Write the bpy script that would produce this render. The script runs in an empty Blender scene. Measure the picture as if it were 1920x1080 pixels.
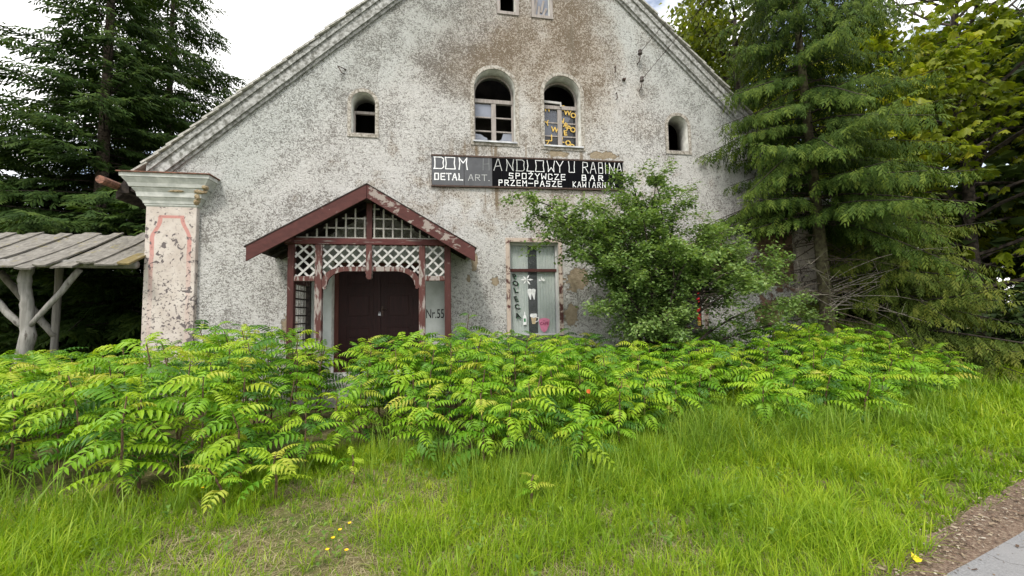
import bpy, bmesh, math, random
import numpy as np
from mathutils import Vector, Matrix, Euler

random.seed(7)
SC = bpy.context.scene
COL = SC.collection
rad = math.radians

# ------------------------------------------------------------------ camera
cam_d = bpy.data.cameras.new("camera")
cam = bpy.data.objects.new("camera", cam_d); COL.objects.link(cam)
SC.camera = cam
cam_d.sensor_width = 36.0
cam_d.lens = 36.0 * 760.0 / 1920.0
cam_d.clip_start = 0.05; cam_d.clip_end = 2000.0
YAW, PITCH, ROLL = 0.16947, 0.06273, -0.016545
fw = Vector((math.sin(YAW)*math.cos(PITCH), math.cos(YAW)*math.cos(PITCH), math.sin(PITCH)))
rt = Vector((math.cos(YAW), -math.sin(YAW), 0)); up = rt.cross(fw)
r2 = rt*math.cos(ROLL) + up*math.sin(ROLL); u2 = up*math.cos(ROLL) - rt*math.sin(ROLL)
cam.matrix_world = Matrix(((r2.x, u2.x, -fw.x, -1.968), (r2.y, u2.y, -fw.y, -8.7), (r2.z, u2.z, -fw.z, 1.6), (0, 0, 0, 1)))
CAMX, CAMY = -1.968, -8.7

# ------------------------------------------------------------------ sky, sun, exposure
SUN_EL, SUN_AZ = 52.0, 205.0      # azimuth clockwise from +Y: behind and to the left of the camera
world = bpy.data.worlds.new("World"); SC.world = world; world.use_nodes = True
wn, wl = world.node_tree.nodes, world.node_tree.links
wn.clear()
out = wn.new("ShaderNodeOutputWorld"); bg = wn.new("ShaderNodeBackground"); bg.inputs[1].default_value = 0.10
sky = wn.new("ShaderNodeTexSky"); sky.sky_type = 'NISHITA'; sky.sun_disc = False
sky.sun_elevation = rad(SUN_EL); sky.sun_rotation = rad(SUN_AZ); sky.air_density = 1.0; sky.dust_density = 1.5
tc = wn.new("ShaderNodeTexCoord"); mp = wn.new("ShaderNodeMapping"); mp.inputs['Scale'].default_value = (1, 1, 1.9)
nz = wn.new("ShaderNodeTexNoise"); nz.inputs['Scale'].default_value = 2.6; nz.inputs['Detail'].default_value = 7; nz.inputs['Roughness'].default_value = .55
cr = wn.new("ShaderNodeValToRGB"); cr.color_ramp.elements[0].position = .40; cr.color_ramp.elements[1].position = .53
cr.color_ramp.elements[0].color = (.12, .12, .12, 1)
mx = wn.new("ShaderNodeMix"); mx.data_type = 'RGBA'; mx.inputs[7].default_value = (10.8, 10.7, 10.5, 1)
wl.new(tc.outputs['Generated'], mp.inputs[0]); wl.new(mp.outputs[0], nz.inputs['Vector']); wl.new(nz.outputs[0], cr.inputs[0])
wl.new(cr.outputs[0], mx.inputs[0]); wl.new(sky.outputs[0], mx.inputs[6]); wl.new(mx.outputs[2], bg.inputs[0]); wl.new(bg.outputs[0], out.inputs[0])

sd = bpy.data.lights.new("sun", 'SUN'); sd.energy = 1.5; sd.angle = rad(11); sd.color = (1.0, .95, .87)
sun = bpy.data.objects.new("sun", sd); COL.objects.link(sun)
el, az = rad(SUN_EL), rad(SUN_AZ)
sdir = Vector((math.sin(az)*math.cos(el), math.cos(az)*math.cos(el), math.sin(el)))
sun.rotation_euler = sdir.to_track_quat('Z', 'Y').to_euler(); sun.location = sdir*40

vs = SC.view_settings; vs.view_transform = 'Standard'; vs.look = 'None'; vs.exposure = 0.98; vs.gamma = 1.0; vs.use_curve_mapping = False
SC.cycles.use_denoising = True
SC.cycles.max_bounces = 8; SC.cycles.transparent_max_bounces = 12

# ------------------------------------------------------------------ materials
def new_mat(name):
    m = bpy.data.materials.new(name); m.use_nodes = True
    return m, m.node_tree.nodes, m.node_tree.links, m.node_tree.nodes['Principled BSDF']
def node(ns, t, **kw):
    n = ns.new(t)
    for k, v in kw.items():
        if k in n.inputs: n.inputs[k].default_value = v
        else: setattr(n, k, v)
    return n
def ramp(ns, stops):
    r = ns.new("ShaderNodeValToRGB"); e = r.color_ramp.elements
    while len(e) < len(stops): e.new(.5)
    for i, (p, c) in enumerate(stops):
        e[i].position = p; e[i].color = (*c, 1) if len(c) == 3 else c
    return r
def mixc(ns, ls, f, a, b, mode='MIX'):
    m = ns.new("ShaderNodeMix"); m.data_type = 'RGBA'; m.blend_type = mode
    for i, v in ((0, f), (6, a), (7, b)):
        if isinstance(v, (int, float)): m.inputs[i].default_value = v
        elif isinstance(v, tuple): m.inputs[i].default_value = (*v, 1)
        else: ls.new(v, m.inputs[i])
    return m.outputs[2]
def mth(ns, ls, op, a, b=None, clamp=False):
    m = ns.new("ShaderNodeMath"); m.operation = op; m.use_clamp = clamp
    for i, v in ((0, a), (1, b)):
        if v is None: continue
        if isinstance(v, (int, float)): m.inputs[i].default_value = v
        else: ls.new(v, m.inputs[i])
    return m.outputs[0]
def noise(ns, ls, vec, scale, detail=4, rough=.55, dist=0):
    n = node(ns, "ShaderNodeTexNoise", Scale=scale, Detail=detail, Roughness=rough, Distortion=dist)
    if vec is not None: ls.new(vec, n.inputs['Vector'])
    return n.outputs[0]
def mapr(ns, ls, v, a, b, c=0., d=1., smooth=True):
    m = ns.new("ShaderNodeMapRange"); m.interpolation_type = 'SMOOTHSTEP' if smooth else 'LINEAR'
    ls.new(v, m.inputs[0])
    for i, x in enumerate((a, b, c, d)): m.inputs[i+1].default_value = x
    return m.outputs[0]
def bump(ns, ls, h, bsdf, strength=.4, dist=.02):
    b = node(ns, "ShaderNodeBump", Strength=strength, Distance=dist)
    ls.new(h, b.inputs['Height']); ls.new(b.outputs[0], bsdf.inputs['Normal'])
def ocoord(ns):
    return ns.new("ShaderNodeTexCoord").outputs['Object']

def speckle_mat(name, c1, c2, scale=30, rough=.85, bs=.3, detail=5, lo=.4, hi=.6, spec=.3):
    m, ns, ls, b = new_mat(name); o = ocoord(ns)
    n = noise(ns, ls, o, scale, detail); r = ramp(ns, [(lo, c1), (hi, c2)]); ls.new(n, r.inputs[0])
    ls.new(r.outputs[0], b.inputs['Base Color']); b.inputs['Roughness'].default_value = rough
    b.inputs['Specular IOR Level'].default_value = spec
    bump(ns, ls, n, b, bs, .01)
    return m

def leaf_mat(name, c1, c2, c3, transl=.35, rough=.5, use_attr=True, spec=.3):
    """leaf: colour from the per-leaf 'tint' attribute or the object's random, thin-leaf translucency"""
    m, ns, ls, b = new_mat(name)
    if use_attr: t = node(ns, "ShaderNodeAttribute", attribute_name='tint').outputs['Fac']
    else: t = ns.new("ShaderNodeObjectInfo").outputs['Random']
    o = ns.new("ShaderNodeNewGeometry").outputs['Position']
    n = noise(ns, ls, o, 9, 2)
    t2 = mth(ns, ls, 'ADD', mth(ns, ls, 'MULTIPLY', t, .75), mth(ns, ls, 'MULTIPLY', mapr(ns, ls, n, .3, .7), .25))
    r = ramp(ns, [(0.05, c1), (.5, c2), (.95, c3)]); ls.new(t2, r.inputs[0])
    ls.new(r.outputs[0], b.inputs['Base Color']); b.inputs['Roughness'].default_value = rough
    b.inputs['Specular IOR Level'].default_value = spec
    tr = ns.new("ShaderNodeBsdfTranslucent")
    tcol = mixc(ns, ls, 1.0, r.outputs[0], (1.25, 1.25, .55), 'MULTIPLY'); ls.new(tcol, tr.inputs[0])
    mix = ns.new("ShaderNodeMixShader"); mix.inputs[0].default_value = transl
    ls.new(b.outputs[0], mix.inputs[1]); ls.new(tr.outputs[0], mix.inputs[2])
    ls.new(mix.outputs[0], ns['Material Output'].inputs[0])
    return m

def wood_mat(name, c1, c2, c3=None, worn=.5, grain=(30, 30, 3), rough=.75, peel=None):
    """painted or bare timber: grain stretched along local Z, paint flaking to c3"""
    m, ns, ls, b = new_mat(name); o = ocoord(ns)
    mpn = node(ns, "ShaderNodeMapping", Scale=grain); ls.new(o, mpn.inputs[0])
    g = noise(ns, ls, mpn.outputs[0], 1.0, 6, .6, .6)
    r = ramp(ns, [(.3, c1), (.7, c2)]); ls.new(g, r.inputs[0]); col = r.outputs[0]
    if c3:
        mp2 = node(ns, "ShaderNodeMapping", Scale=peel or (grain[0]*.5, grain[1]*.5, grain[2]*1.4)); ls.new(o, mp2.inputs[0])
        f1 = noise(ns, ls, mp2.outputs[0], 1.0, 6, .65, .3); f2 = noise(ns, ls, o, 1.7, 3)
        f = mth(ns, ls, 'ADD', mth(ns, ls, 'MULTIPLY', f1, .65), mth(ns, ls, 'MULTIPLY', f2, .35))
        msk = mapr(ns, ls, f, 1-worn-.02, 1-worn+.03)
        col = mixc(ns, ls, msk, col, c3)
    ls.new(col, b.inputs['Base Color']); b.inputs['Roughness'].default_value = rough; b.inputs['Specular IOR Level'].default_value = .25
    bump(ns, ls, g, b, .5, .006)
    return m

# ------------------------------------------------------------------ mesh helpers
def tag(o, label=None, cat=None, group=None, kind=None):
    if label: o['label'] = label
    if cat: o['category'] = cat
    if group: o['group'] = group
    if kind: o['kind'] = kind
    return o
def thing(name, label, cat, loc=(0, 0, 0), group=None):
    o = bpy.data.objects.new(name, None); COL.objects.link(o); o.location = loc; o.empty_display_size = .2
    return tag(o, label, cat, group)
def link(name, me, mat, parent=None):
    o = bpy.data.objects.new(name, me); COL.objects.link(o)
    if mat is not None:
        for mm in (mat if isinstance(mat, (list, tuple)) else [mat]): me.materials.append(mm)
    if parent is not None: adopt_world(o, parent)
    return o
def world_loc(p):
    T = Vector((0, 0, 0))
    while p is not None:
        T += p.location; p = p.parent
    return T
def adopt_world(o, parent):
    """parent o while keeping its geometry in world coordinates (parents are never rotated)"""
    o.parent = parent
    o.location = Vector(o.location) - world_loc(parent)
def pymesh(name, V, F, smooth=False):
    me = bpy.data.meshes.new(name); me.from_pydata([tuple(v) for v in V], [], F); me.update()
    if smooth: me.polygons.foreach_set('use_smooth', [True]*len(me.polygons))
    return me
def npmesh(name, V, F, tint=None, smooth=False):
    """V (n,3) floats, F (m,k) ints with one k for all faces"""
    V = np.ascontiguousarray(V, np.float32); F = np.ascontiguousarray(F, np.int32)
    me = bpy.data.meshes.new(name); n, (m, k) = len(V), F.shape
    me.vertices.add(n); me.vertices.foreach_set('co', V.ravel())
    me.loops.add(m*k); me.loops.foreach_set('vertex_index', F.ravel())
    me.polygons.add(m); me.polygons.foreach_set('loop_start', np.arange(0, m*k, k, dtype=np.int32))
    me.polygons.foreach_set('loop_total', np.full(m, k, np.int32))
    if smooth: me.polygons.foreach_set('use_smooth', np.ones(m, bool))
    me.update(calc_edges=True)
    if tint is not None:
        a = me.attributes.new('tint', 'FLOAT', 'POINT'); a.data.foreach_set('value', np.ascontiguousarray(tint, np.float32))
    return me
class MB:
    def __init__(s): s.V = []; s.F = []
    def add(s, V, F):
        n = len(s.V); s.V += [tuple(v) for v in V]; s.F += [tuple(i+n for i in f) for f in F]; return s
    def box(s, x0, x1, y0, y1, z0, z1):
        return s.add([(x0,y0,z0),(x1,y0,z0),(x1,y1,z0),(x0,y1,z0),(x0,y0,z1),(x1,y0,z1),(x1,y1,z1),(x0,y1,z1)],
            [(3,2,1,0),(4,5,6,7),(0,1,5,4),(1,2,6,5),(2,3,7,6),(3,0,4,7)])
    def prism(s, poly, y0, y1):
        """polygon of (x,z) extruded in y; poly counter-clockwise seen from -y"""
        n = len(poly)
        s.add([(x, y0, z) for x, z in poly] + [(x, y1, z) for x, z in poly],
            [tuple(range(n)), tuple(range(2*n-1, n-1, -1))] + [((i+1) % n, i, n+i, n+(i+1) % n) for i in range(n)])
        return s
    def bar(s, a, b, w, h, upv=(0, 0, 1)):
        a, b = Vector(a), Vector(b); d = (b-a).normalized(); u = Vector(upv)
        sx = d.cross(u).normalized(); uz = sx.cross(d).normalized()
        V = []
        for p in (a, b):
            for i, j in ((-1,-1),(1,-1),(1,1),(-1,1)): V.append(p + sx*(i*w/2) + uz*(j*h/2))
        return s.add(V, [(0,1,2,3),(7,6,5,4),(1,0,4,5),(2,1,5,6),(3,2,6,7),(0,3,7,4)])
    def tube(s, pts, rs, sides=8, cap=True):
        pts = [Vector(p) for p in pts]; n = len(pts); V = []; F = []
        for i, p in enumerate(pts):
            d = (pts[min(i+1, n-1)] - pts[max(i-1, 0)]).normalized()
            ref = Vector((0, 1, 0)) if abs(d.y) < .9 else Vector((1, 0, 0))
            a = d.cross(ref).normalized(); b = d.cross(a)
            r = rs[i] if hasattr(rs, '__len__') else rs
            for k in range(sides):
                t = 2*math.pi*k/sides; V.append(p + a*(r*math.cos(t)) + b*(r*math.sin(t)))
        for i in range(n-1):
            for k in range(sides):
                F.append((i*sides+k, i*sides+(k+1) % sides, (i+1)*sides+(k+1) % sides, (i+1)*sides+k))
        if cap: F.append(tuple(range(sides-1, -1, -1))); F.append(tuple(range((n-1)*sides, n*sides)))
        return s.add(V, F)
    def build(s, name, mat, parent=None, bevel=0, smooth=False):
        me = bpy.data.meshes.new(name); me.from_pydata(s.V, [], s.F)
        bm = bmesh.new(); bm.from_mesh(me); bmesh.ops.recalc_face_normals(bm, faces=bm.faces)
        if bevel: bmesh.ops.bevel(bm, geom=[e for e in bm.edges if len(e.link_faces) == 2 and e.calc_face_angle(0) > .5], offset=bevel, segments=1, affect='EDGES', clamp_overlap=True)
        bm.to_mesh(me); bm.free(); me.update()
        if smooth: me.polygons.foreach_set('use_smooth', [True]*len(me.polygons))
        return link(name, me, mat, parent)
def fill2d(name, loops, depth, y0):
    """filled outline(s) in (x,z) with holes, extruded from y0 to y0+depth"""
    cu = bpy.data.curves.new(name, 'CURVE'); cu.dimensions = '2D'; cu.fill_mode = 'BOTH'; cu.extrude = depth/2
    for lp in loops:
        sp = cu.splines.new('POLY'); sp.points.add(len(lp)-1); sp.use_cyclic_u = True
        for p, (x, z) in zip(sp.points, lp): p.co = (x, z, 0, 1)
    ob = bpy.data.objects.new(name, cu); COL.objects.link(ob)
    dg = bpy.context.evaluated_depsgraph_get(); me = bpy.data.meshes.new_from_object(ob.evaluated_get(dg))
    bpy.data.objects.remove(ob); bpy.data.curves.remove(cu)
    for v in me.vertices: x, y, z = v.co; v.co = (x, y0 + depth/2 + z, y)
    bm = bmesh.new(); bm.from_mesh(me); bmesh.ops.remove_doubles(bm, verts=bm.verts, dist=1e-5)
    bmesh.ops.recalc_face_normals(bm, faces=bm.faces); bm.to_mesh(me); bm.free(); me.update(); me.name = name
    return me
def arch(x0, x1, z0, ztop, n=14, rise=None):
    """arched outline, counter-clockwise"""
    c, w = (x0+x1)/2, (x1-x0)/2; rz = rise or w; zs = ztop - rz
    return [(x0, z0), (x1, z0)] + [(c + w*math.cos(math.pi*i/n), zs + rz*math.sin(math.pi*i/n)) for i in range(n+1)]
def rect(x0, x1, z0, z1): return [(x0, z0), (x1, z0), (x1, z1), (x0, z1)]
def grow(lp, d):
    n = len(lp); res = []
    for i in range(n):
        a, b, c = Vector(lp[i-1]), Vector(lp[i]), Vector(lp[(i+1) % n])
        e1, e2 = (b-a), (c-b)
        if e1.length < 1e-6 or e2.length < 1e-6: continue
        n1 = Vector((e1.y, -e1.x)).normalized(); n2 = Vector((e2.y, -e2.x)).normalized(); m = (n1+n2)
        m = m/ max(m.length_squared, .3) * 2
        res.append(tuple(b + m*d))
    return res
# ================================================================== house materials
def facade_mat():
    m, ns, ls, b = new_mat("roughcast_plaster"); o = ocoord(ns)
    sep = ns.new("ShaderNodeSeparateXYZ"); ls.new(o, sep.inputs[0]); X, Z = sep.outputs[0], sep.outputs[2]
    g1 = noise(ns, ls, o, 17, 6, .68, 1.2); g2 = noise(ns, ls, o, 40, 4, .65, 1.0); big = noise(ns, ls, o, .55, 6, .6, .4); mid = noise(ns, ls, o, 2.2, 5, .6)
    grain = mth(ns, ls, 'ADD', mth(ns, ls, 'MULTIPLY', g1, .52), mth(ns, ls, 'MULTIPLY', g2, .48))
    # how much white limewash is left: more low on the wall and to the left, less in the weathered middle above
    def blob(cx, cz, rx, rz):
        dx = mth(ns, ls, 'MULTIPLY', mth(ns, ls, 'SUBTRACT', X, cx), 1/rx); dz = mth(ns, ls, 'MULTIPLY', mth(ns, ls, 'SUBTRACT', Z, cz), 1/rz)
        return mth(ns, ls, 'SQRT', mth(ns, ls, 'ADD', mth(ns, ls, 'MULTIPLY', dx, dx), mth(ns, ls, 'MULTIPLY', dz, dz)))
    wob = mth(ns, ls, 'MULTIPLY', mth(ns, ls, 'SUBTRACT', big, .5), 2.4)
    grime = mapr(ns, ls, mth(ns, ls, 'ADD', blob(-1.2, 7.7, 3.6, 2.0), wob), .35, 1.15, 1., 0.)
    brown = mapr(ns, ls, mth(ns, ls, 'ADD', blob(.6, 7.2, 2.2, 2.4), wob), .3, 1.2, 1., 0.)
    brown2 = mapr(ns, ls, mth(ns, ls, 'ADD', blob(0.2, 4.2, 4.0, 1.3), mth(ns, ls, 'MULTIPLY', mth(ns, ls, 'SUBTRACT', mid, .5), 4.5)), .1, .9, .75, 0.)
    rd = mth(ns, ls, 'ADD', Z, mth(ns, ls, 'MULTIPLY', mth(ns, ls, 'ABSOLUTE', X), .93))      # distance below the rake
    algae = mapr(ns, ls, mth(ns, ls, 'ADD', rd, wob), 8.8, 10.6, 0., 1.)
    lo = mth(ns, ls, 'SUBTRACT', .44, mth(ns, ls, 'MULTIPLY', grime, -.075))
    tone = mth(ns, ls, 'ADD', mth(ns, ls, 'MULTIPLY', mth(ns, ls, 'SUBTRACT', mid, .5), .2), mth(ns, ls, 'MULTIPLY', mth(ns, ls, 'SUBTRACT', big, .5), .2))
    fac = mapr(ns, ls, mth(ns, ls, 'ADD', mth(ns, ls, 'SUBTRACT', grain, mth(ns, ls, 'MULTIPLY', grime, .035)), tone), .43, .52)
    low = mixc(ns, ls, grime, (.24, .226, .208), (.178, .16, .138))
    hi = mixc(ns, ls, grime, (.625, .615, .59), (.485, .46, .425))
    low = mixc(ns, ls, mth(ns, ls, 'MULTIPLY', algae, .35), low, (.21, .235, .22)); hi = mixc(ns, ls, mth(ns, ls, 'MULTIPLY', algae, .35), hi, (.45, .51, .49))
    br = mth(ns, ls, 'MAXIMUM', brown, brown2)
    low = mixc(ns, ls, mth(ns, ls, 'MULTIPLY', br, .6), low, (.19, .135, .08)); hi = mixc(ns, ls, mth(ns, ls, 'MULTIPLY', br, .42), hi, (.45, .365, .265))
    col = mixc(ns, ls, fac, low, hi)
    # rain streaks under the gable windows
    mps = node(ns, "ShaderNodeMapping", Scale=(3.2, 1, .22)); ls.new(o, mps.inputs[0])
    st = noise(ns, ls, mps.outputs[0], 1.0, 4, .6)
    stz = mth(ns, ls, 'MULTIPLY', mapr(ns, ls, st, .53, .68), mapr(ns, ls, blob(.1, 7.3, 2.2, 2.4), .5, 1.0, .55, 0.))
    col = mixc(ns, ls, stz, col, (.19, .165, .125))
    # runs below the arched windows and the sign, hairline cracks
    mpr = node(ns, "ShaderNodeMapping", Scale=(7.0, 1, .35)); ls.new(o, mpr.inputs[0])
    run = mth(ns, ls, 'MULTIPLY', mapr(ns, ls, noise(ns, ls, mpr.outputs[0], 1.0, 4, .6), .5, .66), mth(ns, ls, 'MULTIPLY', mapr(ns, ls, mth(ns, ls, 'ABSOLUTE', X), 1.2, 2.4, .8, 0.), mapr(ns, ls, mth(ns, ls, 'ABSOLUTE', mth(ns, ls, 'SUBTRACT', Z, 4.6)), .6, 1.0, 1., 0.)))
    col = mixc(ns, ls, run, col, (.20, .145, .085))
    # render fallen away: tan undercoat and brick-brown patches with a ragged edge
    rag = mth(ns, ls, 'MULTIPLY', mth(ns, ls, 'SUBTRACT', noise(ns, ls, o, 5.5, 6, .65), .5), 1.9)
    cav = None; cavb = None
    for cx, cz, rx, rz, brick in ((1.0, 2.35, .40, .42, 0), (.86, 1.55, .26, .34, 0), (5.85, 1.5, .5, .62, 1), (6.25, 3.1, 1.0, 1.5, 1), (4.7, 2.75, .5, .6, 1), (.62, 5.2, .42, .12, 0),
                                  (1.7, 5.22, .55, .14, 0), (-4.98, 1.35, .22, .5, 0), (-1.28, 2.72, .1, .3, 0), (-1.42, 2.35, .07, .12, 0), (1.9, 3.4, .4, .35, 0), (-.85, 2.3, .12, .16, 0)):
        f = mapr(ns, ls, mth(ns, ls, 'ADD', blob(cx, cz, rx, rz), rag), .62, .70, 1., 0.)
        cav = f if cav is None else mth(ns, ls, 'MAXIMUM', cav, f)
        if brick: cavb = f if cavb is None else mth(ns, ls, 'MAXIMUM', cavb, f)
    und = ramp(ns, [(.35, (.30, .24, .165)), (.65, (.42, .35, .25))]); ls.new(noise(ns, ls, o, 11, 5), und.inputs[0])
    brk = ramp(ns, [(.35, (.15, .095, .07)), (.65, (.30, .19, .14))]); ls.new(noise(ns, ls, o, 7, 6, .65), brk.inputs[0])
    col = mixc(ns, ls, cav, col, mixc(ns, ls, cavb, und.outputs[0], brk.outputs[0]))
    # smooth whitewashed wall sheltered by the porch
    inp = mth(ns, ls, 'MULTIPLY', mth(ns, ls, 'LESS_THAN', mth(ns, ls, 'ABSOLUTE', mth(ns, ls, 'ADD', X, 3.245)), 1.36), mth(ns, ls, 'LESS_THAN', Z, 3.2))
    sm = ramp(ns, [(.35, (.40, .43, .405)), (.62, (.52, .55, .525))]); ls.new(noise(ns, ls, o, 3.0, 6, .6), sm.inputs[0])
    col = mixc(ns, ls, inp, col, sm.outputs[0])
    ls.new(col, b.inputs['Base Color']); b.inputs['Roughness'].default_value = .93; b.inputs['Specular IOR Level'].default_value = .12
    h = mth(ns, ls, 'MULTIPLY', mth(ns, ls, 'SUBTRACT', grain, mth(ns, ls, 'MULTIPLY', cav, .5)), mth(ns, ls, 'SUBTRACT', 1.0, mth(ns, ls, 'MULTIPLY', inp, .93)))
    bump(ns, ls, h, b, 1.0, .075)
    return m
M = {}
M['facade'] = facade_mat()
M['reveal'] = speckle_mat("reveal_plaster", (.36, .36, .33), (.52, .52, .48), 7, .9, .25)
M['surround'] = speckle_mat("window_surround_plaster", (.19, .17, .14), (.43, .405, .36), 24, .92, .6)
M['mould'] = speckle_mat("rake_plaster", (.15, .15, .135), (.42, .425, .41), 15, .92, 1.0, 9, .38, .62)
M['interior'] = speckle_mat("interior_plaster", (.06, .055, .05), (.1, .09, .08), 4, .95, .1)  # near black: the darkness of the rooms is put into the plaster
M['tile'] = speckle_mat("old_roof_tile", (.22, .215, .195), (.47, .46, .42), 9, .9, .5)
M['rust'] = speckle_mat("rusted_sheet", (.10, .05, .035), (.25, .12, .08), 18, .8, .4)
M['cap'] = speckle_mat("limewashed_capital", (.40, .415, .39), (.55, .56, .53), 6, .85, .2)
M['capworn'] = speckle_mat("bare_capital_mortar", (.22, .16, .09), (.38, .31, .2), 22, .95, .8)
M['oldwood'] = wood_mat("weathered_window_wood", (.21, .185, .17), (.37, .34, .315))
M['redwood'] = wood_mat("oxblood_painted_wood", (.046, .016, .014), (.078, .027, .0235), (.24, .205, .185), .40, (26, 26, 4))
M['redworn'] = wood_mat("flaked_oxblood_wood", (.068, .026, .022), (.112, .044, .038), (.27, .235, .215), .475, (34, 34, 2.6))
M['slat'] = wood_mat("greyed_white_slat", (.36, .355, .34), (.52, .51, .49), (.3, .27, .24), .33, (20, 20, 20))
M['lattgrey'] = wood_mat("bare_grey_lath", (.25, .24, .215), (.38, .365, .33))
M['door'] = wood_mat("dark_brown_door", (.014, .0035, .003), (.028, .0065, .0055), None, .4, (24, 24, 3), .55)
M['doorframe'] = wood_mat("red_brown_door_frame", (.07, .022, .015), (.115, .04, .03), None, .4, (24, 24, 3), .6)
M['dark'] = speckle_mat("dark_timber", (.018, .014, .013), (.045, .035, .03), 12, .9, .2)
M['sheet'] = speckle_mat("zinc_sheet", (.36, .37, .39), (.58, .59, .61), 5, .45, .05)
M['iron'] = speckle_mat("rusty_iron", (.03, .02, .016), (.09, .055, .04), 40, .7, .3)
M['concrete'] = speckle_mat("old_concrete", (.2, .195, .18), (.34, .33, .31), 8, .9, .4)
M['porcelain'] = speckle_mat("insulator_porcelain", (.05, .04, .035), (.12, .1, .09), 10, .3, .0)
def flat_mat(name, c, rough=.6, spec=.3):
    m, ns, ls, b = new_mat(name); o = ocoord(ns)
    n = noise(ns, ls, o, 18, 5, .6)
    col = mixc(ns, ls, mapr(ns, ls, n, .35, .75), c, tuple(x*.72 for x in c))
    ls.new(col, b.inputs['Base Color']); b.inputs['Roughness'].default_value = rough; b.inputs['Specular IOR Level'].default_value = spec
    return m
def glass_mat(name, tint, op, rough=.03):
    """window glass: mostly see-through with a film of tint, mirror-like at its surface"""
    m, ns, ls, b = new_mat(name); o = ocoord(ns)
    b.inputs['Base Color'].default_value = (*tint, 1); b.inputs['Roughness'].default_value = rough; b.inputs['Specular IOR Level'].default_value = .6
    t = ns.new("ShaderNodeBsdfTransparent"); mixs = ns.new("ShaderNodeMixShader")
    n = noise(ns, ls, o, 2.5, 4); ls.new(mapr(ns, ls, n, .3, .7, op*.7, op), mixs.inputs[0])
    ls.new(t.outputs[0], mixs.inputs[1]); ls.new(b.outputs[0], mixs.inputs[2]); ls.new(mixs.outputs[0], ns['Material Output'].inputs[0])
    return m
M['glass'] = glass_mat("shop_window_glass", (.16, .18, .18), .22)
M['dusty_sky'] = glass_mat("dusty_sky_grey_pane", (.23, .25, .30), .93, .12)  # blue-grey of reflected sky, with dust, put into the pane colour
M['dusty_sky2'] = glass_mat('sky_tinted_pane', (.085, .095, .12), .95, .1)  # darker pane, reflected sky put into its colour as well
M['darkpane'] = glass_mat("dark_pane", (.012, .013, .016), .95, .04)
M['curtain'] = speckle_mat("pale_green_curtain", (.55, .62, .58), (.68, .74, .70), 2.5, .9, .05)

# ================================================================== the house
HW, H0, MS = 7.48, 11.53, .93            # half width, apex height, roof slope
house = thing('house', 'abandoned gabled house with worn white roughcast facade and broken arched windows', 'house', (0, 0, 0))
OPEN = dict(aL=(-1.26, -.34, 5.40, 7.08), aR=(.33, 1.20, 5.38, 7.05), sL=(-3.84, -3.36, 5.42, 6.33), sR=(3.38, 3.90, 5.42, 6.30))
arches = {k: arch(*v) for k, v in OPEN.items()}
TOPW = [(-.645, -.29, 8.46, 9.25), (.155, .51, 8.46, 9.25)]
LOWC, LOWR, DOOR = (-.52, .58, 1.10, 3.17), (2.95, 4.12, 1.15, 3.1), (-4.19, -2.41, .45, 2.72)
outer = [(-HW, 0), (HW, 0), (HW, 4.35), (0, 11.35), (-HW, 4.35)]
me = fill2d('facade_wall', [outer] + list(arches.values()) + [rect(*t) for t in TOPW + [LOWC, LOWR, DOOR]], .45, 0)
fo = link('facade_wall', me, [M['facade'], M['reveal']], house)
for p in me.polygons: p.material_index = 0 if abs(p.normal.y) > .5 else 1
DEP = 15.0
wb = MB()
wb.box(-HW, -HW+.4, .451, DEP, 0, 4.3); wb.build('side_wall', M['facade'], house)
wb = MB(); wb.box(HW-.4, HW, .451, DEP, 0, 4.3); wb.build('side_wall', M['facade'], house)
wb = MB(); wb.prism(outer, DEP+.001, DEP+.4); wb.build('back_wall', M['facade'], house)
wb = MB(); wb.box(-HW+.41, HW-.41, .46, DEP-.01, 4.05, 4.25); wb.build('attic_floor', M['interior'], house)
wb = MB(); wb.box(-HW+.41, HW-.41, .46, DEP-.01, .2, .45); wb.build('ground_floor', M['interior'], house)
wb = MB(); wb.box(-HW+.42, HW-.42, 1.9, 2.0, .46, 4.04); wb.build('partition_wall', M['interior'], house)
wb = MB(); wb.prism([(-6.9, 4.26), (6.9, 4.26), (0, 10.7)], 2.4, 2.5); wb.build('attic_partition', M['interior'], house)
# roof slabs and the verge tiles one sees edge-on
roof_b = MB()
for s in (-1, 1):
    e = 8.05
    pl = [(0, H0-.02), (0, H0-.16), (s*e, H0-.16-MS*e), (s*e, H0-.02-MS*e)]
    roof_b.prism(pl, -.02, DEP+.55)
roof = roof_b.build('roof', M['dark'], house)  # near-black slab, shade under the eaves put into its colour
L = math.hypot(1, MS); ux, uz = 1/L, -MS/L
def tile_mesh():
    b = MB(); b.box(0, .36, -.17, .08, 0, .034)
    me = bpy.data.meshes.new('tile'); me.from_pydata(b.V, [], b.F); me.update(); me.materials.append(M['tile']); return me
tm = tile_mesh()
rt_ = random.Random(3)
for s in (-1, 1):
    n = int(10.5/.275)
    for i in range(n):
        d = .02 + i*.275
        o = bpy.data.objects.new('tile', tm); COL.objects.link(o); o.parent = roof
        x, z = s*ux*d, H0 + uz*d
        ang = math.atan(MS) - rad(6.0) + rt_.uniform(-.012, .012)
        o.location = (x + s*.02, rt_.uniform(-.02, .02), z + .0)
        o.rotation_euler = (rt_.uniform(-.02, .02), ang, 0) if s > 0 else (rt_.uniform(-.02, .02), math.pi - ang, 0)
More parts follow.
